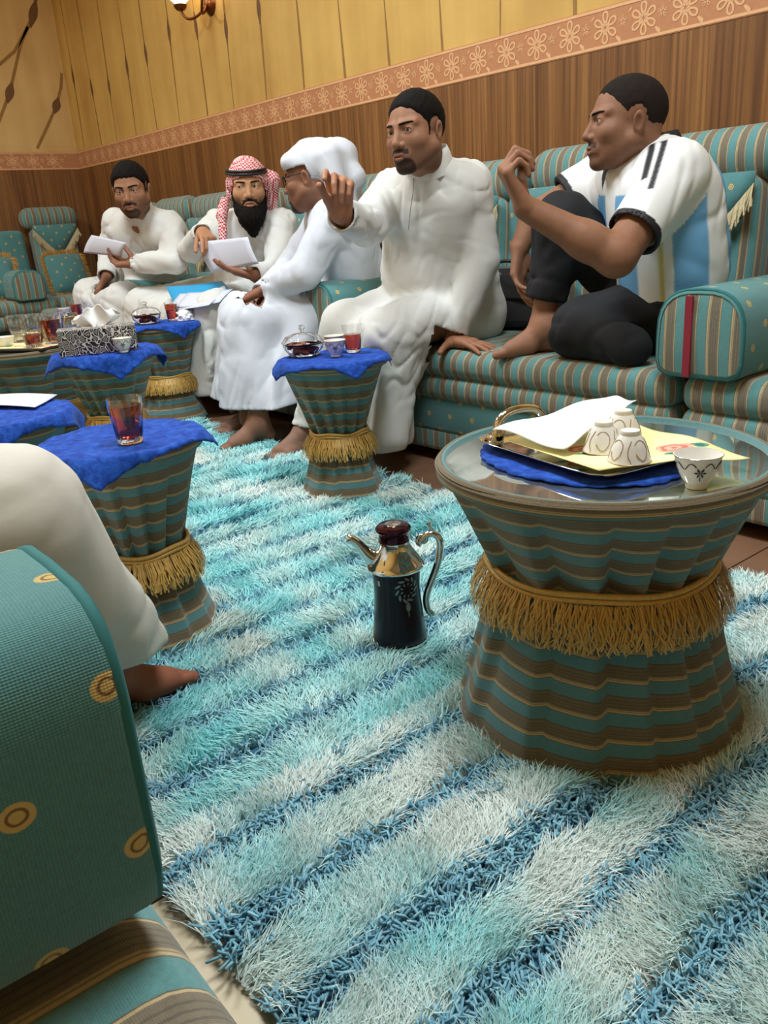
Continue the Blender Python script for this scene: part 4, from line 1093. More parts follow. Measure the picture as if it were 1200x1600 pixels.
def hair_shell(name, H, thick, region, h, parent, mat, lump=0.0, seed=0, box=((-.115, -.14, -.2), (.115, .15, .15))):
    """region(Q)->positive inside the hair area (in head units)"""
    def fn(P):
        Q = H.loc(P); h0 = H(P); r = region(Q) + .0035 * nz(Q, 41, .014)
        tp = np.clip(r / .020, 0, 1); d = h0 - (thick * np.sqrt(tp) - .0012) * H.s - (lump * nz(P, seed, .02) * tp if lump else 0)
        return np.maximum(np.maximum(d, -r * H.s), -(h0 + .005 * H.s))
    c = np.array([H.w((x, y, z)) for x in (box[0][0], box[1][0]) for y in (box[0][1], box[1][1]) for z in (box[0][2], box[1][2])])
    V, F = polygonize(fn, c.min(0), c.max(0), h)
    return link(name, mesh(name, V, F), mat, parent)
def brow_shell(H, parent, h, mat, th=.0022):
    def fn(P):
        Q = H.loc(P); X = np.abs(Q[:, 0]); zc = .0195 + .0035 * np.sin((X - .012) / .04 * 2.2)
        r = np.minimum(.0038 - np.abs(Q[:, 2] - zc) - .05 * np.maximum(X - .03, 0), np.minimum(X - .011, .053 - X)); r = np.minimum(r, Q[:, 1] - .03)
        return np.maximum(H(P) - th * np.clip(r / .002, 0, 1) * H.s, -r * H.s)
    c = np.array([H.w((x, y, z)) for x in (-.06, .06) for y in (.04, .11) for z in (.005, .035)])
    V, F = polygonize(fn, c.min(0) - .006, c.max(0) + .006, h)
    if len(F): link('eyebrows', mesh('eyebrows', V, F), mat, parent)
FL = [(.028, .090, (.043, .026, .021), .0092), (.0095, .095, (.047, .030, .022), .0094), (-.0095, .090, (.043, .028, .021), .0090), (-.027, .081, (.034, .021, .019), .0080)]
def hand(S, wr, fdir, pn, thumb_side, curls, sc=1.0, spread=0.0, thumb=(.55, .75, .25), thumb_curl=.35, k=.005):
    """adds palm, four fingers and a thumb. pn points out of the palm; thumb_side = +1 if the thumb lies along fdir x pn"""
    f = Vector(fdir).normalized(); p = Vector(pn); p = (p - f * p.dot(f)).normalized(); l = f.cross(p) * thumb_side; w0 = Vector(wr)
    def W(a, b, c): return w0 + (f * a + l * b + p * c) * sc
    for i, (lo, fo, ln, r) in enumerate(FL):
        S.cone(W(.004, lo * .55, 0), W(fo, lo, -.002), .0155 * sc, .0115 * sc, .012 * sc)
    S.cone(W(.03, .02, .006), W(.075, .018, .004), .014 * sc, .011 * sc, .012 * sc)
    for i, (lo, fo, ln, r) in enumerate(FL):
        cu = curls[i] if isinstance(curls[0], (tuple, list)) else curls
        p0 = W(fo, lo, -.002); ang = 0.0; sp = spread * (1.5 - i) * .5
        base = (f + l * sp).normalized()
        for j in range(3):
            ang += cu[j]; d = base * math.cos(ang) + p * math.sin(ang); p1 = p0 + d * ln[j] * sc
            S.cone(p0, p1, r * sc * (1 - .09 * j), r * sc * (1 - .09 * (j + 1)), (.008 if j == 0 else .002) * sc); p0 = p1
    td = (f * thumb[0] + l * thumb[1] + p * thumb[2]).normalized(); p0 = W(.016, .018, .006)
    for j, (ln, r) in enumerate(((.042, .0135), (.034, .0108), (.027, .0098))):
        d = (td * math.cos(thumb_curl * j) + (f * .7 + p * .5 - l * .2).normalized() * math.sin(thumb_curl * j)).normalized(); p1 = p0 + d * ln * sc
        S.cone(p0, p1, r * sc, r * .9 * sc, (.012 if j == 0 else .003) * sc); p0 = p1
def foot(S, ank, fdir, up=(0, 0, 1), sc=1.0, side=1):
    """bare foot; fdir to the toes; side=+1: big toe on the fdir x up side"""
    f = Vector(fdir).normalized(); u = Vector(up); u = (u - f * u.dot(f)).normalized(); l = f.cross(u) * side; a = Vector(ank)
    def W(x, y, z): return a + (f * x + l * y + u * z) * sc
    S.cone(W(-.035, 0, -.055), W(0, 0, -.01), .028 * sc, .036 * sc, .03 * sc)
    S.cone(W(0, 0, -.02), W(.10, .010, -.060), .036 * sc, .024 * sc, .03 * sc)
    S.cone(W(-.02, -.008, -.062), W(.10, -.022, -.068), .024 * sc, .018 * sc, .02 * sc)
    S.cone(W(.06, .018, -.062), W(.118, .020, -.066), .023 * sc, .020 * sc, .02 * sc)
    for i, (y, x0, ln, r) in enumerate(((.024, .122, .034, .0135), (.006, .126, .027, .0095), (-.008, .122, .024, .009), (-.021, .114, .021, .0085), (-.033, .104, .018, .008))):
        S.cone(W(x0 - .01, y, -.068), W(x0 + ln, y * 1.12, -.074), r * sc, r * .95 * sc, .003 * sc)
class Person:
    def __init__(s, label, base):
        s.e = empty('person', base); tag(s.e, label, 'person', 'men seated in the room'); s.V = []; s.F = []; s.C = []; s.n = 0; s.base = A3(base)
        s.inv = Matrix.Translation(-Vector([float(x) for x in base]))
    def part(s, fn, lo, hi, h, color):
        V, F = polygonize(fn, lo, hi, h); s.V.append(V); s.F.append(F + s.n); s.n += len(V)
        s.C.append(color(V.astype(f32)) if callable(color) else np.tile(np.array(color)[:3], (len(V), 1)))
    def finish(s):
        V = np.concatenate(s.V); s.body = link('body', mesh('body', V, np.concatenate(s.F), col=np.concatenate(s.C)), M['skin'], s.e); s.place(s.body)
        for o in [x for x in bpy.data.objects if x.parent == s.e and x is not s.body]: s.place(o)
        return s.e
    def place(s, o): o.matrix_parent_inverse = s.inv
    def cloth(s, name, fn, lo, hi, h, mat, colfn=None):
        V, F = polygonize(fn, lo, hi, h); o = link(name, mesh(name, V, F, col=None if colfn is None else colfn(V.astype(f32))), mat, s.e); return o
def face_color(H, base, beard=None, lip=(.30, .12, .09)):
    b = np.array(lin(base)[:3])
    def fn(V):
        Q = H.loc(V); C = np.tile(b, (len(V), 1)).astype(float)
        def blend(m, c): C[:] = C * (1 - m[:, None]) + np.array(c) * m[:, None]
        lipd = np.minimum(ellip(Q, (0, .0945, -.0615), (.0225, .012, .0066)), ellip(Q, (0, .0925, -.0735), (.0195, .012, .0072)))
        X = np.abs(Q[:, 0])
        blend(np.clip(1 - np.abs(Q[:, 2] - .003) / .016, 0, 1) * np.clip(1 - np.abs(X - .032) / .022, 0, 1) * .4 * (Q[:, 1] > .03), b * .55)
        blend(np.clip(-lipd / .002 + .4, 0, 1) * .75, np.array(lip) * (b.mean() / .25 + .35))
        if beard is not None:
            m, c = beard(Q); blend(m, c)
        return C
    return fn
def cotton(name, c, rough=.8):
    t = NT(name); co = t.tc(); n1 = t.noise(16, 4, co, .6); n2 = t.noise(5, 3, co)
    t.bump(t.math('ADD', n1, t.math('MULTIPLY', t.noise(38, 3, t.mapping(co, (1, 1, .4))), .3)), .22, .006)
    return t.out(t.mix(t.math('MULTIPLY', n2, .12), lin(c), lin(tuple(int(x * .9) for x in c))), rough, 0, Sheen_Weight=.1)
M['thobe_warm'] = cotton('warm_white_cotton', (214, 215, 212)); M['thobe_cool'] = cotton('cool_white_cotton', (208, 213, 224)); M['thobe_near'] = cotton('cream_cotton', (208, 204, 194))
def lerp(a, b, t): return tuple(a[i] * (1 - t) + b[i] * t for i in range(3))
def add(a, b): return tuple(a[i] + b[i] for i in range(3))
def thobe_fn(J, zhemL, zhemR, seat=True, fat=1.0, fold=.0045, seed=1, sleeveL=True, sleeveR=True, wrL=None, wrR=None, skirt=.088, nleg=4, collar=False, extra=(), fd=(1, 0, 0), seatbox=None):
    T = Sh(); nk = J['neck']; mid = lerp(J['hipL'], J['hipR'], .5)
    T.cone(add(J['shR'], (0, 0, -.015)), add(J['shL'], (0, 0, -.015)), .070, .070, .03)
    T.cone(lerp(J['shR'], J['shL'], .5), add(nk, (0, 0, -.012)), .085, .058, .05)
    for s in 'LR':
        a = lerp(J['sh' + s], nk, .38); T.cone(add(a, (0, 0, -.07)), lerp(J['hip' + s], mid, .25), .098 * fat, .128 * fat, .06)
    if 'throat' in J: T.cone(add(lerp(J['shR'], J['shL'], .5), (0, 0, -.03)), J['throat'], .085, .058, .05)
    if 'chest' in J: T.ell(J['chest'], (.155 * fat, .125 * fat, .16), .05)
    if 'belly' in J: T.ell(J['belly'], (.165 * fat, .15 * fat, .13), .06)
    for s, on, wr in (('L', sleeveL, wrL), ('R', sleeveR, wrR)):
        if not on: continue
        w_ = wr or J['wr' + s]; dv = Vector(w_) - Vector(J['el' + s]); w2 = Vector(w_) - dv.normalized() * .005
        T.cone(J['sh' + s], J['el' + s], .074, .062, .010); T.cone(J['el' + s], tuple(w2), .062, .050, .006)
    L = Sh()
    for i in range(nleg + 1):
        t_ = i / nleg; a = lerp(J['hipR'], J['hipL'], t_); kne = lerp(J['kneeR'], J['kneeL'], t_); sag = -.028 * math.sin(math.pi * t_)
        rr = skirt * (1 - .18 * math.sin(math.pi * t_))
        L.cone(a, add(kne, (0, 0, sag)), .115, rr, .05)
    for i in range(nleg + 3):
        t_ = i / (nleg + 2); kne = lerp(J['kneeR'], J['kneeL'], t_); an = lerp(J['ankR'], J['ankL'], t_)
        rr = skirt * (1 - .22 * math.sin(math.pi * t_)); L.cone(add(kne, (0, 0, -.02 * math.sin(math.pi * t_))), an, rr, rr * 1.02, .03)
    for c_ in extra: L.cone(*c_)
    inner = Sh()
    for i in range(nleg + 3):
        t_ = i / (nleg + 2); inner.cone(lerp(J['kneeR'], J['kneeL'], t_), add(lerp(J['ankR'], J['ankL'], t_), (0, 0, -.05)), skirt * .5, skirt * .74, .03)
    hemd = Vector(J['ankL']) - Vector(J['ankR']); hl = hemd.length_squared or 1
    k1 = A3((Vector(J['kneeL']) + Vector(J['kneeR'])) / 2)
    def fn(P):
        d = smin(T(P), L(P), .03)
        if fold:
            low = np.clip((k1[2] - P[:, 2]) / .12, 0, 1)
            u = P @ A3(fd); wv = nz(P * A3((1, 1, .25)), seed + 3, .16)
            d = d + fold * 1.1 * low * np.sin(u * 30 + 2.6 * wv) + creases(P, seed, fold * .8, ((fd[0] * .3, fd[1] * .3, 1), (.75, .5, -.5), (-.6, .7, .3)), (.085, .10))
        t_ = np.clip(((P - A3(J['ankR'])) @ A3(hemd)) / hl, 0, 1); zh = zhemR + (zhemL - zhemR) * t_
        d = np.maximum(d, zh - P[:, 2])
        mk = np.nonzero(P[:, 2] < zh + .13)[0]
        if len(mk): d[mk] = np.maximum(d[mk], -np.maximum(inner(P[mk]), P[mk, 2] - zh[mk] - .10))
        for s, on, wr in (('L', sleeveL, wrL), ('R', sleeveR, wrR)):
            if not on: continue
            w_ = Vector(wr or J['wr' + s]); dv = (w_ - Vector(J['el' + s])).normalized()
            pl = (P - A3(w_)) @ A3(dv); rad = np.sqrt(((P - A3(w_)) ** 2).sum(1))
            cut = np.where(rad < .11, pl, -1); d = np.maximum(d, cut)
            d = np.maximum(d, -np.where(rad < .11, rcone(P, w_ - dv * .05, w_ + dv * .03, .034, .042), 1))
        if seat: d = np.maximum(d, -boxd(P, *(seatbox or ((-9, YF + .01, -.1), (3, 3, SEAT_Z + .003)))))
        if collar: d = np.maximum(d, -rcone(P, add(nk, (0, 0, -.03)), add(nk, (0, 0, .25)), .045, .08))
        return d
    return fn
def bounds(J, m=.17):
    a = np.array([v for v in J.values()]); return a.min(0) - m, a.max(0) + m
def core(J, sc=1.0):
    """the hidden torso and limbs that join head, hands and feet into one figure"""
    S = Sh(); mid = lerp(J['hipL'], J['hipR'], .5)
    S.cone(J['neck'], lerp(J['shL'], J['shR'], .5), .045, .06, .03); S.cone(J['shL'], J['shR'], .045, .045, .03); S.cone(lerp(J['shL'], J['shR'], .5), mid, .08, .09, .04); S.cone(J['hipL'], J['hipR'], .075, .075, .03)
    for s in 'LR':
        for a, b, r1, r2 in (('sh', 'el', .04, .034), ('el', 'wr', .034, .024), ('hip', 'knee', .07, .05), ('knee', 'ank', .048, .032)):
            if a + s in J and b + s in J: S.cone(J[a + s], J[b + s], r1, r2, .02)
    return S
def collar_band(name, nk, H, mat, parent, r=.060, hgt=.034, tilt=(0, 0, 1)):
    """stand-up collar"""
    up = Vector(tilt).normalized(); R = frame((up.cross(Vector((1, 0, 0))) if abs(up.x) < .9 else Vector((0, 1, 0))), up)
    V = []; n = 40
    for i in range(n):
        a = 2 * math.pi * i / n
        for rr, z in ((r + .006, -.03), (r + .002, hgt * .5), (r - .002, hgt), (r - .006, hgt), (r - .004, 0), (r - .004, -.03)):
            V.append(A3(nk) + R @ A3((rr * math.cos(a), rr * math.sin(a), z)))
    return link(name, mesh(name, V, grid_faces(n, 6, True), None, True), mat, parent)

def std_beard(cheek=.35, chin=.88, dark=(30, 22, 18)):
    def beard(Q):
        m1 = np.clip(1 - ellip(Q, (0, .082, -.098), (.038, .035, .030)) / .008, 0, 1) * chin
        mu = np.clip(1 - np.maximum(np.abs(Q[:, 2] + .0525 + .25 * np.abs(Q[:, 0]) ** 1.2) - .006, 0) / .003, 0, 1) * (np.abs(Q[:, 0]) < .032) * (Q[:, 1] > .07) * .95
        ch = np.clip((-.035 - Q[:, 2]) / .03, 0, 1) * np.clip((np.abs(Q[:, 0]) - .02) / .02, 0, 1) * cheek * np.clip((Q[:, 2] + .125) / .01, 0, 1)
        lips = (np.minimum(ellip(Q, (0, .0945, -.0615), (.0215, .012, .0055)), ellip(Q, (0, .0925, -.0735), (.0185, .012, .0065))) < 0)
        m = np.maximum(np.maximum(m1, mu), ch); m = np.where(lips, 0, m); return m, lin(dark)[:3]
    return beard
def short_hair(Q, front=.062, temple=.030, nape=-.062):
    """positive where short hair grows: hairline over the brow, in front of and around the ears, down to the nape"""
    X = np.abs(Q[:, 0]); y, z = Q[:, 1], Q[:, 2]
    f = z - front + .35 * np.maximum(X - .035, 0)                     # above the forehead line
    side = np.minimum(temple - y + .9 * np.maximum(z - .015, 0), z + .020)   # sideburns down to the ear top
    back = np.minimum(-.034 - y, z - nape)                            # behind the ears
    ear = np.sqrt((y + .010) ** 2 + ((z + .008) * .62) ** 2) - .024
    r = np.maximum(np.maximum(np.minimum(f, .09 - y), side), back)
    return np.minimum(r, np.where((X > .055) & (z < .035), ear, 1))
def placket(p, pts, mat):
    tube_obj('placket_seam', pts, .0016, mat, p.e, 5)
M['seam'] = plain('stitched_seam', (196, 196, 190), .8)
# ---- man in the middle, leaning on his left hand
def man_middle():
    J = dict(head=(-1.965, 1.735, 1.010), neck=(-1.995, 1.825, .922), shR=(-2.262, 1.885, .868), elR=(-2.10, 1.640, .760), wrR=(-2.005, 1.475, .796), shL=(-1.935, 1.915, .865), elL=(-1.908, 1.930, .638), wrL=(-1.953, 1.845, .425),
             hipR=(-2.30, 2.02, .474), hipL=(-2.06, 2.04, .465), kneeR=(-2.265, 1.66, .448), kneeL=(-2.00, 1.62, .440), ankR=(-2.46, 1.61, .06), ankL=(-2.05, 1.62, .13), chest=(-2.07, 1.88, .765), belly=(-2.13, 1.90, .60), throat=(-1.99, 1.790, .900))
    p = Person('man in white thobe leaning on his left hand, right hand raised mid-gesture', (-2.15, 1.85, SEAT_Z))
    sk = (152, 110, 86)
    H = Head(J['head'], (.20, -1, -.07), (-.06, .02, 1), .94, .004, 1.1)
    S = Sh(); S.addf(H, 0).cone(H.w((0, -.025, -.06)), add(J['neck'], (0, .01, -.06)), .056, .060, .03)
    p.part(S, A3(J['head']) - .20, A3(J['head']) + .15, .0031, face_color(H, sk, std_beard(.4, .92)))
    S = Sh(); S.cone(J['elR'], J['wrR'], .034, .027, .01)
    hand(S, J['wrR'], (.30, -.18, .9), (.70, -.6, .0), -1, [(.75, .7, .4), (1.1, .95, .5), (1.35, 1.1, .6), (1.4, 1.1, .6)], 1.05, .2, (.85, .35, .55), .1)
    p.part(S, A3(J['wrR']) - .15, A3(J['wrR']) + .19, .0034, lin((176, 126, 100)))
    S = Sh(); S.cone(J['elL'], J['wrL'], .034, .027, .01)
    hand(S, add(J['wrL'], (0, -.012, -.020)), (.80, .05, -.10), (0, 0, -1), -1, [(.05, .12, .1)] * 4, .95, .4, (.35, 1.0, .1), .1)
    p.part(S, A3(J['wrL']) - .16, A3(J['wrL']) + .16, .0034, lin((156, 108, 82)))
    S = Sh(); S.cone(lerp(J['kneeR'], J['ankR'], .3), J['ankR'], .045, .034, .02); foot(S, (-2.44, 1.56, .100), (.10, -1, -.02), (0, 0, 1), 1.0, 1)
    p.part(S, A3(J['ankR']) - .26, A3(J['ankR']) + .26, .0042, lin((136, 102, 84)))
    p.part(core(J), *bounds(J), .016, lin(sk))
    ex = [((-1.99, 1.80, .405), (-2.05, 1.60, .13), .030, .035, .03), ((-1.985, 1.74, .405), (-2.03, 1.585, .12), .03, .035, .03), ((-2.02, 1.66, .44), (-2.00, 1.575, .13), .06, .06, .03)]
    fn = thobe_fn(J, .085, .115, seed=11, fat=1.0, fold=.0062, fd=(.9, -.4, 0), extra=ex)
    p.cloth('thobe', fn, *bounds(J), .0060, M['thobe_warm'])
    collar_band('collar', (-1.990, 1.803, .924), H, M['thobe_warm'], p.e, .0695, .036, (.04, -.36, 1))
    placket(p, [(-1.985, 1.735, .885), (-2.0, 1.745, .85), (-2.02, 1.748, .80), (-2.035, 1.748, .74)], M['seam'])
    hair_shell('hair', H, .0065, lambda Q: short_hair(Q, .070, .026), .0036, p.e, M['hair'], .001, 2)
    brow_shell(H, p.e, .0026, M['hair']); eye_obj(H, 1, p.e, (-.25, 1, 0)); eye_obj(H, -1, p.e, (-.25, 1, 0))
    p.finish()
man_middle()
# ---- man in the football shirt, one knee drawn up
def man_shirt():
    J = dict(head=(-1.425, 1.985, .972), neck=(-1.400, 2.075, .895), shL=(-1.262, 1.975, .838), elL=(-1.268, 1.745, .652), wrL=(-1.432, 1.605, .778), shR=(-1.610, 2.14, .848), elR=(-1.735, 1.985, .755), wrR=(-1.742, 1.925, .670),
             hipL=(-1.315, 2.06, .490), hipR=(-1.465, 2.19, .50), kneeR=(-1.570, 1.92, .735), ankR=(-1.622, 1.890, .475), kneeL=(-1.470, 1.875, .452), ankL=(-1.28, 1.83, .425), chest=(-1.35, 2.06, .755), belly=(-1.335, 2.09, .62))
    p = Person('man in blue and white striped football shirt with one knee drawn up on the sofa', (-1.4, 2.05, SEAT_Z))
    sk = (138, 98, 76)
    H = Head(J['head'], (-.60, -.80, .02), (.05, .10, 1), .96, .004, 1.06)
    S = Sh(); S.addf(H, 0).cone(H.w((0, -.035, -.05)), add(J['neck'], (0, .0, -.06)), .055, .066, .03)
    def bd(Q):
        m, c = std_beard(.25, .4)(Q)
        return m * .9, c
    p.part(S, A3(J['head']) - .22, A3(J['head']) + .16, .0031, face_color(H, sk, bd))
    # near arm: bare from the sleeve to the loosely closed hand
    S = Sh(); S.cone(J['shL'], J['elL'], .052, .047, .02).cone(J['elL'], lerp(J['elL'], J['wrL'], .35), .046, .044, .02).cone(lerp(J['elL'], J['wrL'], .3), J['wrL'], .044, .029, .02)
    hand(S, J['wrL'], (-.34, -.30, .86), (.45, .55, .35), 1, [(1.0, 1.3, .7), (1.1, 1.35, .7), (1.2, 1.4, .7), (1.3, 1.4, .7)], 1.1, .1, (.9, .35, .45), .35)
    lo = np.minimum(A3(J['shL']), A3(J['wrL'])); hi = np.maximum(A3(J['shL']), A3(J['wrL']))
    p.part(S, A3((-1.60, 1.45, .58)), A3((-1.18, 2.05, 1.0)), .0040, lin((144, 102, 78)))
    S = Sh(); S.cone(J['shR'], J['elR'], .05, .043, .02).cone(J['elR'], J['wrR'], .042, .028, .02)
    hand(S, J['wrR'], (.18, -.25, -.95), (.62, .2, .1), -1, [(.25, .35, .2), (.3, .4, .25), (.35, .45, .3), (.4, .5, .3)], 1.0, .15, (.8, .5, .35), .2)
    p.part(S, A3((-1.85, 1.80, .47)), A3((-1.55, 2.2, .92)), .0042, lin((146, 104, 80)))
    S = Sh(); S.cone(lerp(J['kneeR'], J['ankR'], .45), J['ankR'], .044, .034, .02); foot(S, (-1.608, 1.892, .466), (-.62, -.75, -.06), (0, 0, 1), 1.0, -1)
    p.part(S, A3((-1.90, 1.60, .36)), A3((-1.52, 2.02, .66)), .0036, lin((156, 112, 88)))
    p.part(core(J), *bounds(J), .016, lin(sk))
    # trousers
    T = Sh(); T.cone(J['hipL'], J['hipR'], .115, .11, .05).cone(J['hipR'], J['kneeR'], .112, .080, .05).cone(J['kneeR'], lerp(J['kneeR'], J['ankR'], .80), .080, .060, .03)
    T.cone(J['hipL'], J['kneeL'], .115, .086, .05).cone(J['kneeL'], J['ankL'], .084, .055, .04)
    def tf(P):
        d = T(P) + creases(P, 5, .006, ((.5, .5, .4), (.8, -.5, .4)))
        w_ = A3(J['ankR']); dv = w_ - A3(J['kneeR']); dv /= np.linalg.norm(dv); pl = (P - (w_ - dv * .055)) @ dv; rad = np.sqrt(((P - w_) ** 2).sum(1))
        d = np.maximum(d, np.where(rad < .12, pl, -1))
        return np.maximum(d, -boxd(P, (-9, YF - .02, -.1), (3, 3, SEAT_Z + .003)))
    p.cloth('trousers', tf, *bounds(J), .007, M['blackcloth'])
    # shirt
    U = Sh(); U.cone(add(J['shR'], (.02, 0, -.01)), add(J['shL'], (-.02, .02, -.01)), .072, .072, .03).cone(lerp(J['shR'], J['shL'], .5), add(J['neck'], (0, 0, -.015)), .09, .066, .05)
    U.ell(J['chest'], (.16, .135, .17), .05); U.ell(J['belly'], (.15, .15, .15), .06)
    for s in 'LR': U.cone(add(lerp(J['sh' + s], J['neck'], .35), (0, 0, -.08)), add(J['hip' + s], (0, 0, .03)), .10, .128, .06)
    sl = lerp(J['shL'], J['elL'], .74); sr = lerp(J['shR'], J['elR'], .55)
    U.cone(J['shL'], sl, .078, .070, .03); U.cone(J['shR'], sr, .076, .070, .03)
    ax0, ax1 = A3(lerp(J['hipL'], J['hipR'], .5)), A3(J['neck'])
    def uf(P):
        d = U(P) + creases(P, 21, .0045, ((.3, .2, 1), (.75, .6, -.4)))
        for w_, s0, r in ((A3(sl), A3(J['shL']), .058), (A3(sr), A3(J['shR']), .054)):
            dv = w_ - s0; dv /= np.linalg.norm(dv); pl = (P - w_) @ dv; rad = np.sqrt(((P - w_) ** 2).sum(1)); m = rad < .13
            d = np.maximum(d, np.where(m, pl, -1)); d = np.maximum(d, -np.where(m, rcone(P, w_ - dv * .06, w_ + dv * .05, r * .9, r * 1.15), 1))
        d = np.maximum(d, .485 - P[:, 2] + .0 * P[:, 0])
        return d
    fw = A3((-.62, -.78, 0)); rt = A3((.78, -.62, 0))
    BL, WH, BK = np.array(lin((110, 170, 216))[:3]), np.array(lin((232, 234, 234))[:3]), np.array(lin((22, 22, 28))[:3])
    def uc(V):
        ax = ax1 - ax0; t_ = ((V - ax0) @ ax) / float(ax @ ax); q = V - ax0 - t_[:, None] * ax; an = np.arctan2(q @ rt, q @ fw)
        su = np.mod((an + np.pi) / (2 * np.pi) * 7.5 + .55, 1); st = np.clip((.25 - np.abs(su - .25)) * 26 + .5, 0, 1)
        C = BL * st[:, None] + WH * (1 - st[:, None])
        gl = np.clip((.028 - np.abs(np.abs(an) - 1.30)) * 40 + .5, 0, 1)[:, None] * .9; C = C * (1 - gl) + np.array(lin((206, 186, 96))[:3]) * gl
        armL = rcone(V, J['shL'], sl, .080, .078); armR = rcone(V, J['shR'], sr, .076, .070)
        C = np.where(((t_ > .80) & (np.abs(an) < 2.1))[:, None], WH, C)
        on = ((armL < .012) | (armR < .012)); C = np.where(on[:, None], WH, C)
        for w_, s0 in ((A3(sl), A3(J['shL'])), (A3(sr), A3(J['shR']))):
            dv = w_ - s0; L_ = np.linalg.norm(dv); dv = dv / L_; pl = (V - w_) @ dv; rad = np.sqrt(((V - w_) ** 2).sum(1))
            C = np.where(((pl > -.018) & (rad < .10))[:, None], BK, C)
        # dark shoulder stripes running from the collar down the sleeve
        for (a, b) in (((-1.365, 2.01, .905), (-1.318, 1.875, .760)), ((-1.318, 1.99, .905), (-1.280, 1.855, .752))):
            a, b = A3(a), A3(b); dr = b - a; L_ = np.linalg.norm(dr); dr /= L_; nn = np.cross(dr, A3((.66, -.72, .2))); nn /= np.linalg.norm(nn)
            w_ = (V - a) @ nn; tt = (V - a) @ dr; near = np.sqrt(((V - a) ** 2).sum(1)) < .21
            sm = np.clip((.0068 - np.abs(w_)) / .0045 + .5, 0, 1)[:, None]; C = np.where(((np.abs(w_) < .011) & (tt > -.01) & (tt < L_) & near & (V @ A3((.66, -.72, .3)) > float(A3(J['shL']) @ A3((.66, -.72, .3))) - .04))[:, None], BK * sm + C * (1 - sm), C)
        nd = np.sqrt(((V - A3(J['neck'])) ** 2).sum(1)); C = np.where((nd < .070)[:, None], BK, C)
        # v-neck insert
        vq = (V - A3(J['neck'])); fx = vq @ fw; rx = np.abs(vq @ rt); C = np.where(((fx > .03) & (rx < .034 + .4 * (vq[:, 2])) & (vq[:, 2] > -.11))[:, None], np.array(lin((30, 34, 56))[:3]), C)
        return C
    t = NT('football_shirt_jersey'); a = t.n('ShaderNodeVertexColor', layer_name='Col'); t.bump(t.noise(500, 2, t.tc()), .2, .001); jm = t.out(a.outputs[0], .65)
    p.cloth('football_shirt', uf, *bounds(J), .0046, jm, uc)
    collar_band('collar', add(J['neck'], (0, .004, .010)), H, M['blackcloth'], p.e, .070, .028, (-.10, -.26, 1))
    hair_shell('hair', H, .0035, lambda Q: short_hair(Q, .066, .018, -.055), .0034, p.e, M['stubblehair'], .0004, 2)
    brow_shell(H, p.e, .0026, M['hair']); eye_obj(H, 1, p.e); eye_obj(H, -1, p.e)
    p.finish()
M['blackcloth'] = plain('black_cotton', (16, 17, 22), .85, 0, bump=.3, bscale=300)
man_shirt()
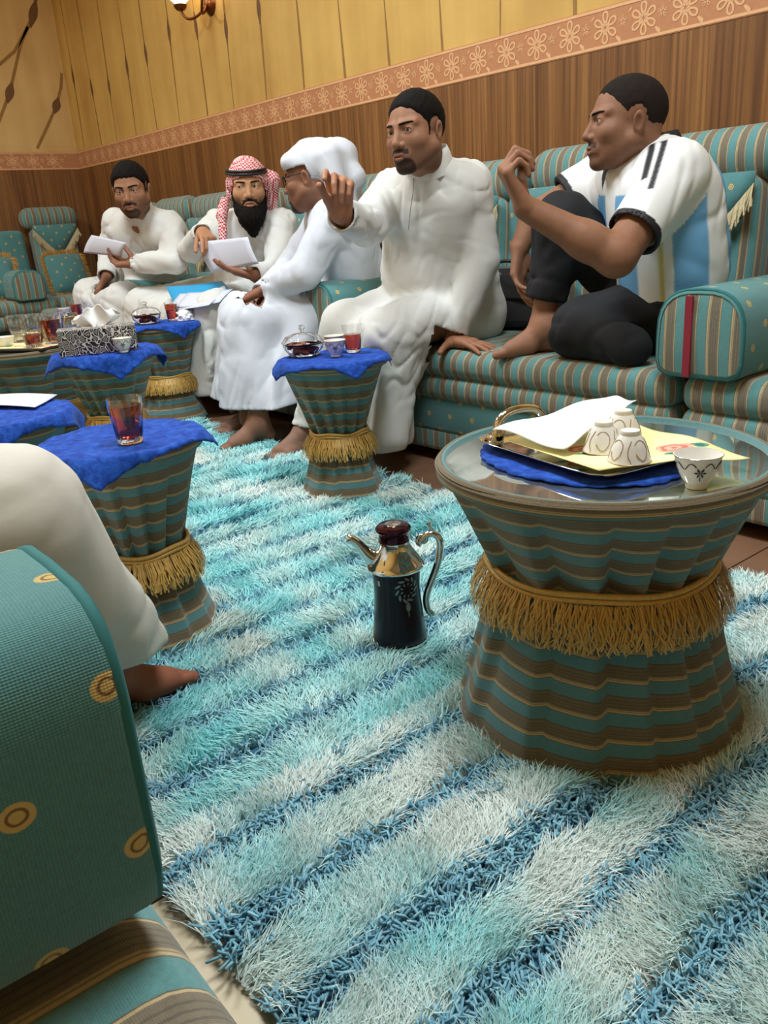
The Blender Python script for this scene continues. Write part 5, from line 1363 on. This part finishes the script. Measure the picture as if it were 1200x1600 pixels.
# ---- man with white headscarf and glasses, seen from the side
def man_white_scarf():
    J = dict(head=(-2.728, 1.880, .945), neck=(-2.69, 1.935, .862), shL=(-2.572, 1.865, .800), elL=(-2.600, 1.730, .615), wrL=(-2.745, 1.655, .568), shR=(-2.90, 2.06, .815), elR=(-3.0, 1.93, .62), wrR=(-2.95, 1.75, .53),
             hipL=(-2.66, 2.02, .485), hipR=(-2.90, 2.10, .485), kneeL=(-2.775, 1.565, .445), kneeR=(-2.95, 1.66, .455), ankL=(-2.735, 1.50, .10), ankR=(-3.02, 1.60, .10), chest=(-2.70, 1.985, .73), belly=(-2.74, 2.04, .59))
    p = Person('man in white thobe and white headscarf with glasses, turned away to the left', (-2.78, 1.95, SEAT_Z))
    sk = (140, 98, 76)
    H = Head(J['head'], (-.83, -.55, -.10), (-.10, 0, 1), .98, .004, 1.05)
    S = Sh(); S.addf(H, 0).cone(H.w((0, -.03, -.05)), add(J['neck'], (0, 0, -.06)), .058, .066, .03)
    p.part(S, A3(J['head']) - .20, A3(J['head']) + .15, .0036, face_color(H, sk, std_beard(.2, .9)))
    S = Sh(); S.cone(J['elL'], J['wrL'], .034, .027, .01)
    hand(S, J['wrL'], (-.80, -.42, -.32), (-.3, .1, -.9), -1, [(.25, .3, .2)] * 4, 1.05, .1, (.8, .5, .3), .2)
    p.part(S, A3(J['wrL']) - .19, A3(J['wrL']) + .13, .0035, lin((140, 96, 76)))
    for an, fdir, sd in (((-2.66, 1.50, .105), (-.15, -1, 0), -1), ((-2.90, 1.62, .10), (-.3, -1, 0), 1)):
        S = Sh(); S.cone(add(an, (0, .02, .12)), an, .042, .035, .02); foot(S, an, fdir, (0, 0, 1), 1.0, sd)
        p.part(S, A3(an) - .22, A3(an) + .22, .0046, lin((138, 100, 80)))
    p.part(core(J), *bounds(J), .016, lin(sk))
    ex = [((-2.775, 1.565, .43), (-2.62, 1.54, .12), .085, .075, .04), ((-2.66, 1.75, .44), (-2.64, 1.60, .14), .08, .06, .04)]
    p.cloth('thobe', thobe_fn(J, .155, .145, seed=31, fat=1.0, fold=.0062, fd=(.7, .7, 0), skirt=.10, extra=ex), *bounds(J, .2), .0068, M['thobe_cool'])
    collar_band('collar', add(J['neck'], (0, 0, .006)), H, M['thobe_cool'], p.e, .0625, .028, (-.2, -.15, 1))
    # scarf: cap over the head, folded up at the front, falling behind
    def sf(P):
        Q = H.loc(P); d = ellip(Q, (0, -.014, .042), (.088, .108, .092))
        d = smin(d, rcone(Q, (-.055, .055, .060), (.055, .055, .060), .034, .034), .02)                # thick folded front
        d = smin(d, rcone(Q, (.02, .005, .105), (.03, -.13, .06), .034, .058), .03); d = smin(d, rcone(Q, (.02, -.10, .07), (.02, -.165, -.03), .055, .048), .02)
        for sx_ in (-.05, 0, .05): d = smin(d, rcone(Q, (sx_, -.10, .05), (sx_ * 1.3, -.135, -.12), .050, .036), .03)
        d = d + creases(Q, 3, .003, ((.1, .6, .8), (.9, .3, .2)), (.06, .07))
        cut = np.maximum(Q[:, 1] - .010 - .55 * (Q[:, 2] - .0) * (Q[:, 2] > .0), .046 - Q[:, 2]) ; cut = np.where((Q[:, 1] > -.02) & (Q[:, 2] < .036), .036 - Q[:, 2], -1)
        d = np.maximum(d, cut)
        return np.maximum(d, -(H(P) / H.s - .002)) * H.s
    p.cloth('headscarf', sf, A3(J['head']) - .28, A3(J['head']) + .22, .0048, M['thobe_cool'])
    # glasses
    b = MB()
    for sd in (-1, 1):
        ring = [H.w((sd * .034 + .024 * math.cos(a), .101 - .012 * abs(math.cos(a)) * (sd * math.cos(a) > 0), .002 + .0175 * math.sin(a))) for a in np.linspace(0, 2 * math.pi, 25)[:-1]]
        V, F = tube(ring, .0022, 6, True); b.add(V, F)
        V, F = tube([H.w((sd * .058, .092, .008)), H.w((sd * .074, .05, .010)), H.w((sd * .079, -.01, .010))], .0022, 6); b.add(V, F)
    V, F = tube([H.w((-.011, .103, .006)), H.w((0, .106, .009)), H.w((.011, .103, .006))], .002, 6); b.add(V, F)
    b.build('glasses', M['black'], p.e, True)
    brow_shell(H, p.e, .0025, M['hair']); eye_obj(H, 1, p.e); eye_obj(H, -1, p.e)
    p.finish()
man_white_scarf()
# ---- bearded man with the red checked headscarf
def red_check():
    t = NT('red_checked_cloth'); co = t.tc(); m = t.mapping(co, (1, 1, 1), rot=(.4, .3, .5))
    c1 = t.n('ShaderNodeTexChecker'); c1.inputs['Scale'].default_value = 125; t.set(c1.inputs['Vector'], m); c1.inputs[1].default_value = lin((186, 44, 54)); c1.inputs[2].default_value = lin((228, 206, 206))
    return t.out(c1.outputs[0], .8)
M['redcheck'] = red_check()
def man_red_scarf():
    J = dict(head=(-3.364, 1.985, .955), neck=(-3.44, 2.05, .868), shR=(-3.735, 2.02, .815), elR=(-3.79, 1.885, .71), wrR=(-3.535, 1.83, .782), shL=(-3.345, 2.12, .80), elL=(-3.215, 2.00, .605), wrL=(-3.215, 1.885, .590),
             hipR=(-3.86, 2.12, .480), hipL=(-3.58, 2.15, .478), kneeR=(-4.08, 1.73, .450), kneeL=(-3.36, 1.75, .448), ankR=(-4.09, 1.66, .08), ankL=(-3.37, 1.68, .12), chest=(-3.54, 2.07, .715), belly=(-3.62, 2.10, .59))
    p = Person('black-bearded man in red checked headscarf holding papers, blue folder on his lap', (-3.65, 2.0, SEAT_Z))
    sk = (178, 132, 98)
    H = Head(J['head'], (.86, -.50, -.05), (0, 0, 1), .99, .0, 1.0)
    S = Sh(); S.addf(H, 0).cone(H.w((0, -.03, -.05)), add(J['neck'], (0, 0, -.06)), .056, .062, .03)
    p.part(S, A3(J['head']) - .20, A3(J['head']) + .15, .0039, face_color(H, sk, std_beard(.9, .95, (16, 14, 14))))
    # hands: right one pointing down at the sheet, left one holding it
    S = Sh(); S.cone(J['elR'], J['wrR'], .034, .027, .01)
    hand(S, J['wrR'], (.85, -.25, -.25), (-.1, -.2, -.9), -1, [(.35, .3, .1), (.9, 1.1, .5), (1.1, 1.2, .6), (1.2, 1.2, .6)], 1.05, .1, (.8, .35, .5), .3)
    p.part(S, A3(J['wrR']) - .14, A3(J['wrR']) + .22, .0038, lin((176, 128, 96)))
    S = Sh(); S.cone(J['elL'], J['wrL'], .034, .027, .01)
    hand(S, J['wrL'], (-.62, -.55, .25), (-.25, .1, .9), 1, [(.1, .25, .15)] * 4, 1.05, .15, (.7, .5, .6), .25)
    p.part(S, A3(J['wrL']) - .22, A3(J['wrL']) + .15, .0038, lin((144, 100, 78)))
    p.part(core(J), *bounds(J), .018, lin(sk))
    p.cloth('thobe', thobe_fn(J, .10, .09, seed=51, fat=1.0, fold=.0065, fd=(.8, -.4, 0), skirt=.095), *bounds(J, .2), .0075, M['thobe_warm'])
    collar_band('collar', add(J['neck'], (0, 0, .006)), H, M['thobe_warm'], p.e, .0625, .026, (.1, -.15, 1))
    def sf(P):
        Q = H.loc(P); d = ellip(Q, (0, -.014, .034), (.086, .106, .096))
        d = smin(d, rcone(Q, (.070, -.01, .02), (.078, -.015, -.03), .026, .022), .02)
        d = smin(d, rcone(Q, (-.066, -.02, .04), (-.104, -.02, .022), .030, .034), .03); d = smin(d, rcone(Q, (-.104, -.02, .022), (-.098, -.045, -.10), .034, .026), .03)
        d = smin(d, rcone(Q, (0, -.085, .04), (0, -.115, -.09), .055, .045), .03)
        d = d + creases(Q, 13, .003, ((.2, .3, 1), (.9, .3, .2)), (.05, .06))
        face = smax(ellip(Q, (0, .085, -.03), (.066, .085, .078)), -(Q[:, 1] - .0), .01)
        d = smax(d, -face, .006)
        d = np.maximum(d, np.where((Q[:, 1] > -.05) & (np.abs(Q[:, 0]) < .06), -.10 - Q[:, 2], -1))
        return np.maximum(d, -(H(P) / H.s - .002)) * H.s
    p.cloth('headscarf', sf, A3(J['head']) - .24, A3(J['head']) + .2, .0042, M['redcheck'])
    for zz, r in ((.060, .006), (.072, .006)):
        ring = []
        for a in np.linspace(0, 2 * math.pi, 41)[:-1]:
            k = math.sqrt(max(.1, 1 - ((zz - .034) / .096) ** 2)); ring.append(H.w((.090 * k * math.cos(a) * 1.03, -.014 + .110 * k * math.sin(a) * 1.03, zz + .012 * math.sin(a) * -1 + .003)))
        tube_obj('agal_cord', ring, r * .9, M['black'], p.e, 8, True)
    # long beard
    def bf(P):
        Q = H.loc(P); d = ellip(Q, (0, .058, -.115), (.058, .045, .058)); d = smin(d, rcone(Q, (0, .062, -.13), (0, .064, -.185), .045, .022), .03)
        Qs = np.stack([np.abs(Q[:, 0]), Q[:, 1], Q[:, 2]], 1); d = smin(d, rcone(Qs, (.062, .012, -.02), (.045, .045, -.09), .014, .026), .02)
        d = smin(d, rcone(Qs, (.004, .1, -.0525), (.030, .086, -.066), .0055, .006), .006)
        d = d + .0025 * nz(Q * A3((1, 1, .35)), 4, .012)
        mouth = ellip(Q, (0, .105, -.067), (.022, .03, .0125)); return smax(d, -mouth, .006) * H.s
    p.cloth('beard', bf, A3(J['head']) - .24, A3(J['head']) + .16, .0032, M['hair'])
    # loose end of the scarf over the right shoulder
    def st(P):
        d = rcone(P, (-3.53, 1.955, .905), (-3.50, 1.915, .85), .024, .022); d = smin(d, rcone(P, (-3.50, 1.915, .85), (-3.46, 1.885, .745), .020, .017), .02); return d + .003 * nz(P, 3, .04)
    p.cloth('scarf_end', st, A3((-3.62, 1.83, .68)), A3((-3.4, 2.02, .96)), .005, M['redcheck'])
    brow_shell(H, p.e, .0028, M['hair']); eye_obj(H, 1, p.e, (.45, 1, 0)); eye_obj(H, -1, p.e, (.45, 1, 0))
    p.finish()
man_red_scarf()
# ---- bareheaded man by the corner with one sheet
def man_corner():
    J = dict(head=(-4.035, 1.740, 1.001), neck=(-4.13, 1.815, .915), shR=(-4.47, 1.815, .870), elR=(-4.60, 1.80, .70), wrR=(-4.492, 1.725, .600), shL=(-4.06, 1.925, .835), elL=(-3.885, 1.84, .660), wrL=(-4.05, 1.70, .664),
             hipR=(-4.76, 2.00, .50), hipL=(-4.50, 2.06, .50), kneeR=(-4.67, 1.69, .500), kneeL=(-4.26, 1.70, .475), ankR=(-4.70, 1.66, .10), ankL=(-4.30, 1.64, .10), chest=(-4.28, 1.88, .745), belly=(-4.42, 1.94, .61), throat=(-4.105, 1.785, .895))
    p = Person('bareheaded man with moustache in white thobe bending over one sheet of paper', (-4.45, 1.9, SEAT_Z))
    sk = (146, 104, 78)
    H = Head(J['head'], (.80, -.62, -.18), (.05, -.1, 1), 1.02, .004, 1.1)
    S = Sh(); S.addf(H, 0).cone(H.w((0, -.03, -.05)), add(J['neck'], (0, 0, -.06)), .058, .064, .03)
    p.part(S, A3(J['head']) - .20, A3(J['head']) + .15, .0042, face_color(H, sk, std_beard(.5, .85)))
    S = Sh(); S.cone(J['elL'], J['wrL'], .034, .027, .01)
    hand(S, J['wrL'], (-.85, -.25, .05), (-.1, -.2, .9), 1, [(.5, .7, .4)] * 4, 1.08, .1, (.8, .4, .6), .3)
    p.part(S, A3(J['wrL']) - .2, A3(J['wrL']) + .15, .0042, lin((144, 100, 78)))
    S = Sh(); S.cone(J['elR'], J['wrR'], .034, .027, .01)
    hand(S, J['wrR'], (-.1, -.55, -.7), (.2, .6, -.6), -1, [(.3, .4, .3)] * 4, 1.05, .1, (.8, .5, .3), .2)
    p.part(S, A3(J['wrR']) - .18, A3(J['wrR']) + .13, .0042, lin((148, 104, 80)))
    p.part(core(J), *bounds(J), .018, lin(sk))
    p.cloth('thobe', thobe_fn(J, .09, .09, seed=71, fat=1.05, fold=.007, fd=(.8, -.4, 0), skirt=.095), *bounds(J, .2), .008, M['thobe_warm'])
    collar_band('collar', add(J['neck'], (.020, -.022, .004)), H, M['thobe_warm'], p.e, .068, .034, (.25, -.25, 1))
    hair_shell('hair', H, .011, lambda Q: short_hair(Q, .058, .024), .0045, p.e, M['hair'], .002, 2)
    brow_shell(H, p.e, .003, M['hair']); eye_obj(H, 1, p.e); eye_obj(H, -1, p.e)
    p.finish()
man_corner()
# ---- two men on the near sofa: one knee and bare foot show, the other only a sleeve at the edge
def near_man(label, dx, seed, foot_on, kneeR=(-1.22, .25, .445)):
    J = dict(head=(-1.22, -.28, 1.10), neck=(-1.22, -.33, .97), shR=(-1.02, -.36, .90), shL=(-1.42, -.36, .90), elR=(-.97, -.24, .68), elL=(-1.48, -.24, .68), wrR=(-1.05, -.06, .58), wrL=(-1.40, -.06, .58),
             hipR=(-1.12, -.36, .48), hipL=(-1.32, -.36, .48), kneeR=(-1.09, .25, .425), kneeL=(-1.44, .22, .44), ankR=(-1.205, .38, .15), ankL=(-1.47, .30, .12), chest=(-1.22, -.34, .76), belly=(-1.22, -.32, .6))
    J = {k: add(v, (dx, 0, 0)) for k, v in J.items()}
    p = Person(label, (-1.22 + dx, -.2, SEAT_Z)); sk = (132, 88, 68)
    H = Head(J['head'], (-.3, 1, -.05), (0, 0, 1), 1.0, .003, 1.0)
    S = Sh(); S.addf(H, 0).cone(H.w((0, -.03, -.05)), add(J['neck'], (0, 0, -.06)), .056, .062, .03)
    p.part(S, A3(J['head']) - .22, A3(J['head']) + .16, .006, face_color(H, sk, std_beard(.4, .85)))
    for s, sd in (('R', -1), ('L', 1)):
        S = Sh(); S.cone(J['el' + s], J['wr' + s], .034, .027, .01); hand(S, J['wr' + s], (-sd * .2, .85, -.45), (0, -.4, -.9), -sd, [(.2, .3, .2)] * 4, 1.0, .1)
        p.part(S, A3(J['wr' + s]) - .17, A3(J['wr' + s]) + .2, .005, lin(sk))
        an = (J['ank' + s][0] + .0, J['ank' + s][1] - .02, .104)
        S = Sh(); S.cone(lerp(J['knee' + s], J['ank' + s], .4), an, .045, .036, .02); foot(S, an, (-.06, 1, 0), (0, 0, 1), .92, -sd)
        p.part(S, A3(an) - .24, A3(an) + .25, .0038 if s == 'R' else .008, lin((150, 94, 72)))
    p.part(core(J), *bounds(J), .018, lin(sk))
    ex = [(J['kneeR'], add(J['ankR'], (.03, .01, -.02)), .092, .06, .03)]
    p.cloth('thobe', thobe_fn(J, .10, .14, seed=seed, fat=1.0, fold=.004, fd=(.8, .5, 0), skirt=.088, extra=ex, seatbox=((-5, -1, -.1), (3, .112, SEAT_Z + .012))), *bounds(J, .2), .0075, M['thobe_near'])
    hair_shell('hair', H, .008, lambda Q: short_hair(Q), .007, p.e, M['hair'], .001, 2)
    brow_shell(H, p.e, .003, M['hair']); eye_obj(H, 1, p.e); eye_obj(H, -1, p.e)
    p.finish()
near_man('man in cream robe on the near sofa, only draped knee and bare foot showing', -.04, 91, True)
# ------------------------------------------------------------ papers and folder
def paper(label, corners, nm='paper_sheet', mat=None, bend=.006, cat='paper', th=.0008):
    o = sheet(nm, corners, 8, 8, lambda u, v: bend * math.sin(math.pi * u) - bend * .5 * math.sin(math.pi * v), mat or M['paper'], th); return tag(o, label, cat, 'loose sheets' if cat == 'paper' else None)
paper('sheet of paper held by the man in the red headscarf', [(-3.50, 1.775, .745), (-3.155, 1.835, .752), (-3.10, 1.84, .645), (-3.42, 1.785, .612)], bend=.012)
paper('sheet of paper held by the bareheaded man near the corner', [(-4.352, 1.63, .811), (-3.99, 1.655, .762), (-4.08, 1.66, .700), (-4.44, 1.605, .728)], bend=.012)
paper('open bright blue folder on the lap of the man in the red headscarf', [(-3.70, 1.69, .560), (-3.47, 1.86, .570), (-3.27, 1.80, .52), (-3.47, 1.62, .475)], 'folder', M['bluefolder'], .004, 'folder', .003)
paper('upper white page lying on the blue folder', [(-3.50, 1.70, .535), (-3.27, 1.80, .545), (-3.22, 1.70, .50), (-3.44, 1.60, .483)], bend=.004)
paper('lower white page fanned out over the blue folder edge', [(-3.54, 1.68, .532), (-3.32, 1.80, .538), (-3.24, 1.66, .492), (-3.48, 1.58, .472)], bend=.004)
paper('stack of white papers on the table cut off by the left edge', [(-2.12, .43, .424), (-1.94, .53, .424), (-2.06, .62, .424), (-2.22, .52, .424)], bend=.003)

# ------------------------------------------------------------ shaggy rugs
def pile_mat(name, rough=.6):
    t = NT(name); a = t.n('ShaderNodeVertexColor', layer_name='Col'); return t.out(a.outputs[0], rough, 0, Sheen_Weight=.2)
M['fluff'] = pile_mat('silky_light_pile', .45); M['yarn'] = pile_mat('blue_yarn_pile', .7)
def rug_base_mat(x0, per, half):
    t = NT('rug_backing'); sp = t.n('ShaderNodeSeparateXYZ'); t.set(sp.inputs[0], t.tc())
    u = t.math('ABSOLUTE', t.math('SUBTRACT', t.math('FRACT', t.math('ADD', t.math('MULTIPLY', t.math('SUBTRACT', sp.outputs[0], x0), 1 / per), .5)), .5))
    return t.out(t.ramp(u, [(0, lin((60, 116, 150))), (half / per, lin((60, 116, 150))), (half / per + .05, lin((190, 222, 220)))]), .9)
def nz2(x, y, seed, wl): return nz(np.stack([x, y, np.zeros_like(x)], 1).astype(f32), seed, wl)
def strands(name, xy, z0, ang, lean, length, width, col, tube3, parent, mat, seed):
    """bent tufts: flat two-step blades with a pointed tip (3 triangles) or thin three-sided yarn ends"""
    g = np.random.default_rng(seed); n = len(xy); dirx, diry = np.cos(ang), np.sin(ang)
    ts = (0.0, .55, 1.0); pts = []; ph = g.uniform(0, 6.28, n)
    for t_ in ts:      # arc: starts steep, bends over
        out = length * lean * t_ ** 1.35; up = length * (1 - lean * .55) * np.sin(t_ * (1.25 + .5 * lean)) * .78
        sw = length * .12 * t_ * np.sin(2.5 * t_ + ph)
        pts.append(np.stack([xy[:, 0] + dirx * out - diry * sw, xy[:, 1] + diry * out + dirx * sw, z0 + up], 1))
    V = []; fa = ang + g.uniform(-1.2, 1.2, n)
    if tube3:
        for i, t_ in enumerate(ts):
            w_ = width * (1 - .12 * t_)
            for q in range(3):
                a = 2 * np.pi * q / 3 + fa; V.append(pts[i] + np.stack([-diry * np.cos(a) * w_, dirx * np.cos(a) * w_, np.sin(a) * w_], 1))
        T = []
        for i in range(2):
            for q in range(3):
                p, r = i * 3 + q, i * 3 + (q + 1) % 3; T += [(p, r, r + 3), (p, r + 3, p + 3)]
        T.append((6, 7, 8))
    else:
        zz = g.uniform(-.5, .5, n) * width
        for i, k in ((0, 1.0), (1, .8)):
            sx_, sy_ = -np.sin(fa) * width * k, np.cos(fa) * width * k; e_ = np.stack([sx_, sy_, zz], 1)
            V += [pts[i] - e_, pts[i] + e_]
        V.append(pts[2]); T = [(0, 1, 3), (0, 3, 2), (2, 3, 4)]
    m = len(V); VV = np.stack(V, 1).reshape(-1, 3); base = (np.arange(n) * m)[:, None, None]
    F = (base + np.array(T)[None]).reshape(-1, 3)
    o = link(name, mesh(name, VV, F, None, True, col=np.repeat(col, m, 0)), mat, parent); o['kind'] = 'stuff'; return o
def rug(label, x0, x1, y0, y1, cx, per, seed, dens, aqua):
    g = np.random.default_rng(seed)
    half = .0262
    b = MB(); b.box(x0 + .015, x1 - .015, y0 + .02, y1 - .02, 0.0005, .011); r = b.build('shaggy_rug', rug_base_mat(cx, per, half)); tag(r, label, 'rug', 'striped shaggy rugs')
    def stripe_u(x, y): return np.abs(np.mod((x - cx) / per + .5, 1) - .5) * per
    def sample(N):
        x = g.uniform(x0, x1, N); y = g.uniform(y0, y1, N); keep = g.random(N) < np.clip(1.15 / (.55 + np.hypot(x, y) * .62) ** 1.1, .22, 1); return x[keep], y[keep]
    # light fluff
    x, y = sample(int(dens * (x1 - x0) * (y1 - y0))); u = stripe_u(x, y); wob = .007 * nz2(x, y, 5, .10)
    m = u + wob > half + .001; x, y, u = x[m], y[m], u[m]; d = np.hypot(x, y)
    ang = 2.6 + 1.3 * nz2(x, y, 8, .22) + g.normal(0, .55, len(x)); edge = np.clip((half + .02 - u) / .02, 0, 1)
    L_ = .050 * g.uniform(.65, 1.2, len(x)); lean = np.clip(.62 + .22 * nz2(x, y, 12, .09) + g.normal(0, .12, len(x)), .2, 1.0)
    tone = nz2(x, y, 3, .30) + .5 * nz2(x, y, 4, .12) + g.normal(0, .25, len(x)) + aqua
    Wt, Aq, Gr = np.array(lin((236, 247, 241))[:3]), np.array(lin((146, 230, 234))[:3]), np.array(lin((190, 216, 204))[:3])
    k = np.clip(tone * .45 + .30, 0, 1)[:, None]; C = Wt * (1 - k) + Aq * k; gk = np.clip(nz2(x, y, 21, .16) * .5 - .30, 0, .6)[:, None]; C = C * (1 - gk) + Gr * gk; C *= g.uniform(.85, 1.0, (len(x), 1))
    strands('light_pile', np.stack([x, y], 1), .010, ang, lean, L_, .00075 + .0005 * d, C, False, r, M['fluff'], seed + 1)
    n1 = len(x)
    # blue yarn
    x, y = sample(int(dens * .17 * (x1 - x0) * (y1 - y0))); u = stripe_u(x, y); wob = .006 * nz2(x, y, 5, .10)
    m = u + wob < half + .002; x, y = x[m], y[m]
    Bd, Bl = np.array(lin((88, 150, 174))[:3]), np.array(lin((154, 206, 218))[:3]); k = np.clip(g.normal(.38, .25, len(x)), 0, 1)[:, None]; C = (Bd * (1 - k) + Bl * k)
    an, ln_, lg, wd = g.uniform(0, 6.283, len(x)), np.clip(g.normal(.55, .22, len(x)), .1, 1), .036 * g.uniform(.75, 1.2, len(x)), .0018 + .0004 * np.hypot(x, y)
    nr = np.hypot(x, y) < 1.35; xy = np.stack([x, y], 1)
    if nr.any(): strands('blue_pile', xy[nr], .010, an[nr], ln_[nr], lg[nr], wd[nr], C[nr], True, r, M['yarn'], seed + 2)
    if (~nr).any(): strands('blue_pile', xy[~nr], .010, an[~nr], ln_[~nr], lg[~nr], wd[~nr] * 1.25, C[~nr], False, r, M['yarn'], seed + 3)
    return r
rug('far shaggy rug striped aqua and blue beneath the small tables', -3.25, -.868, .285, 1.535, -.975, .120, 61, 125000, .85)
rug('near shaggy rug striped white and blue beneath the mirrored round table', -.872, .55, .262, 1.535, -.812, .1235, 67, 205000, -.25)
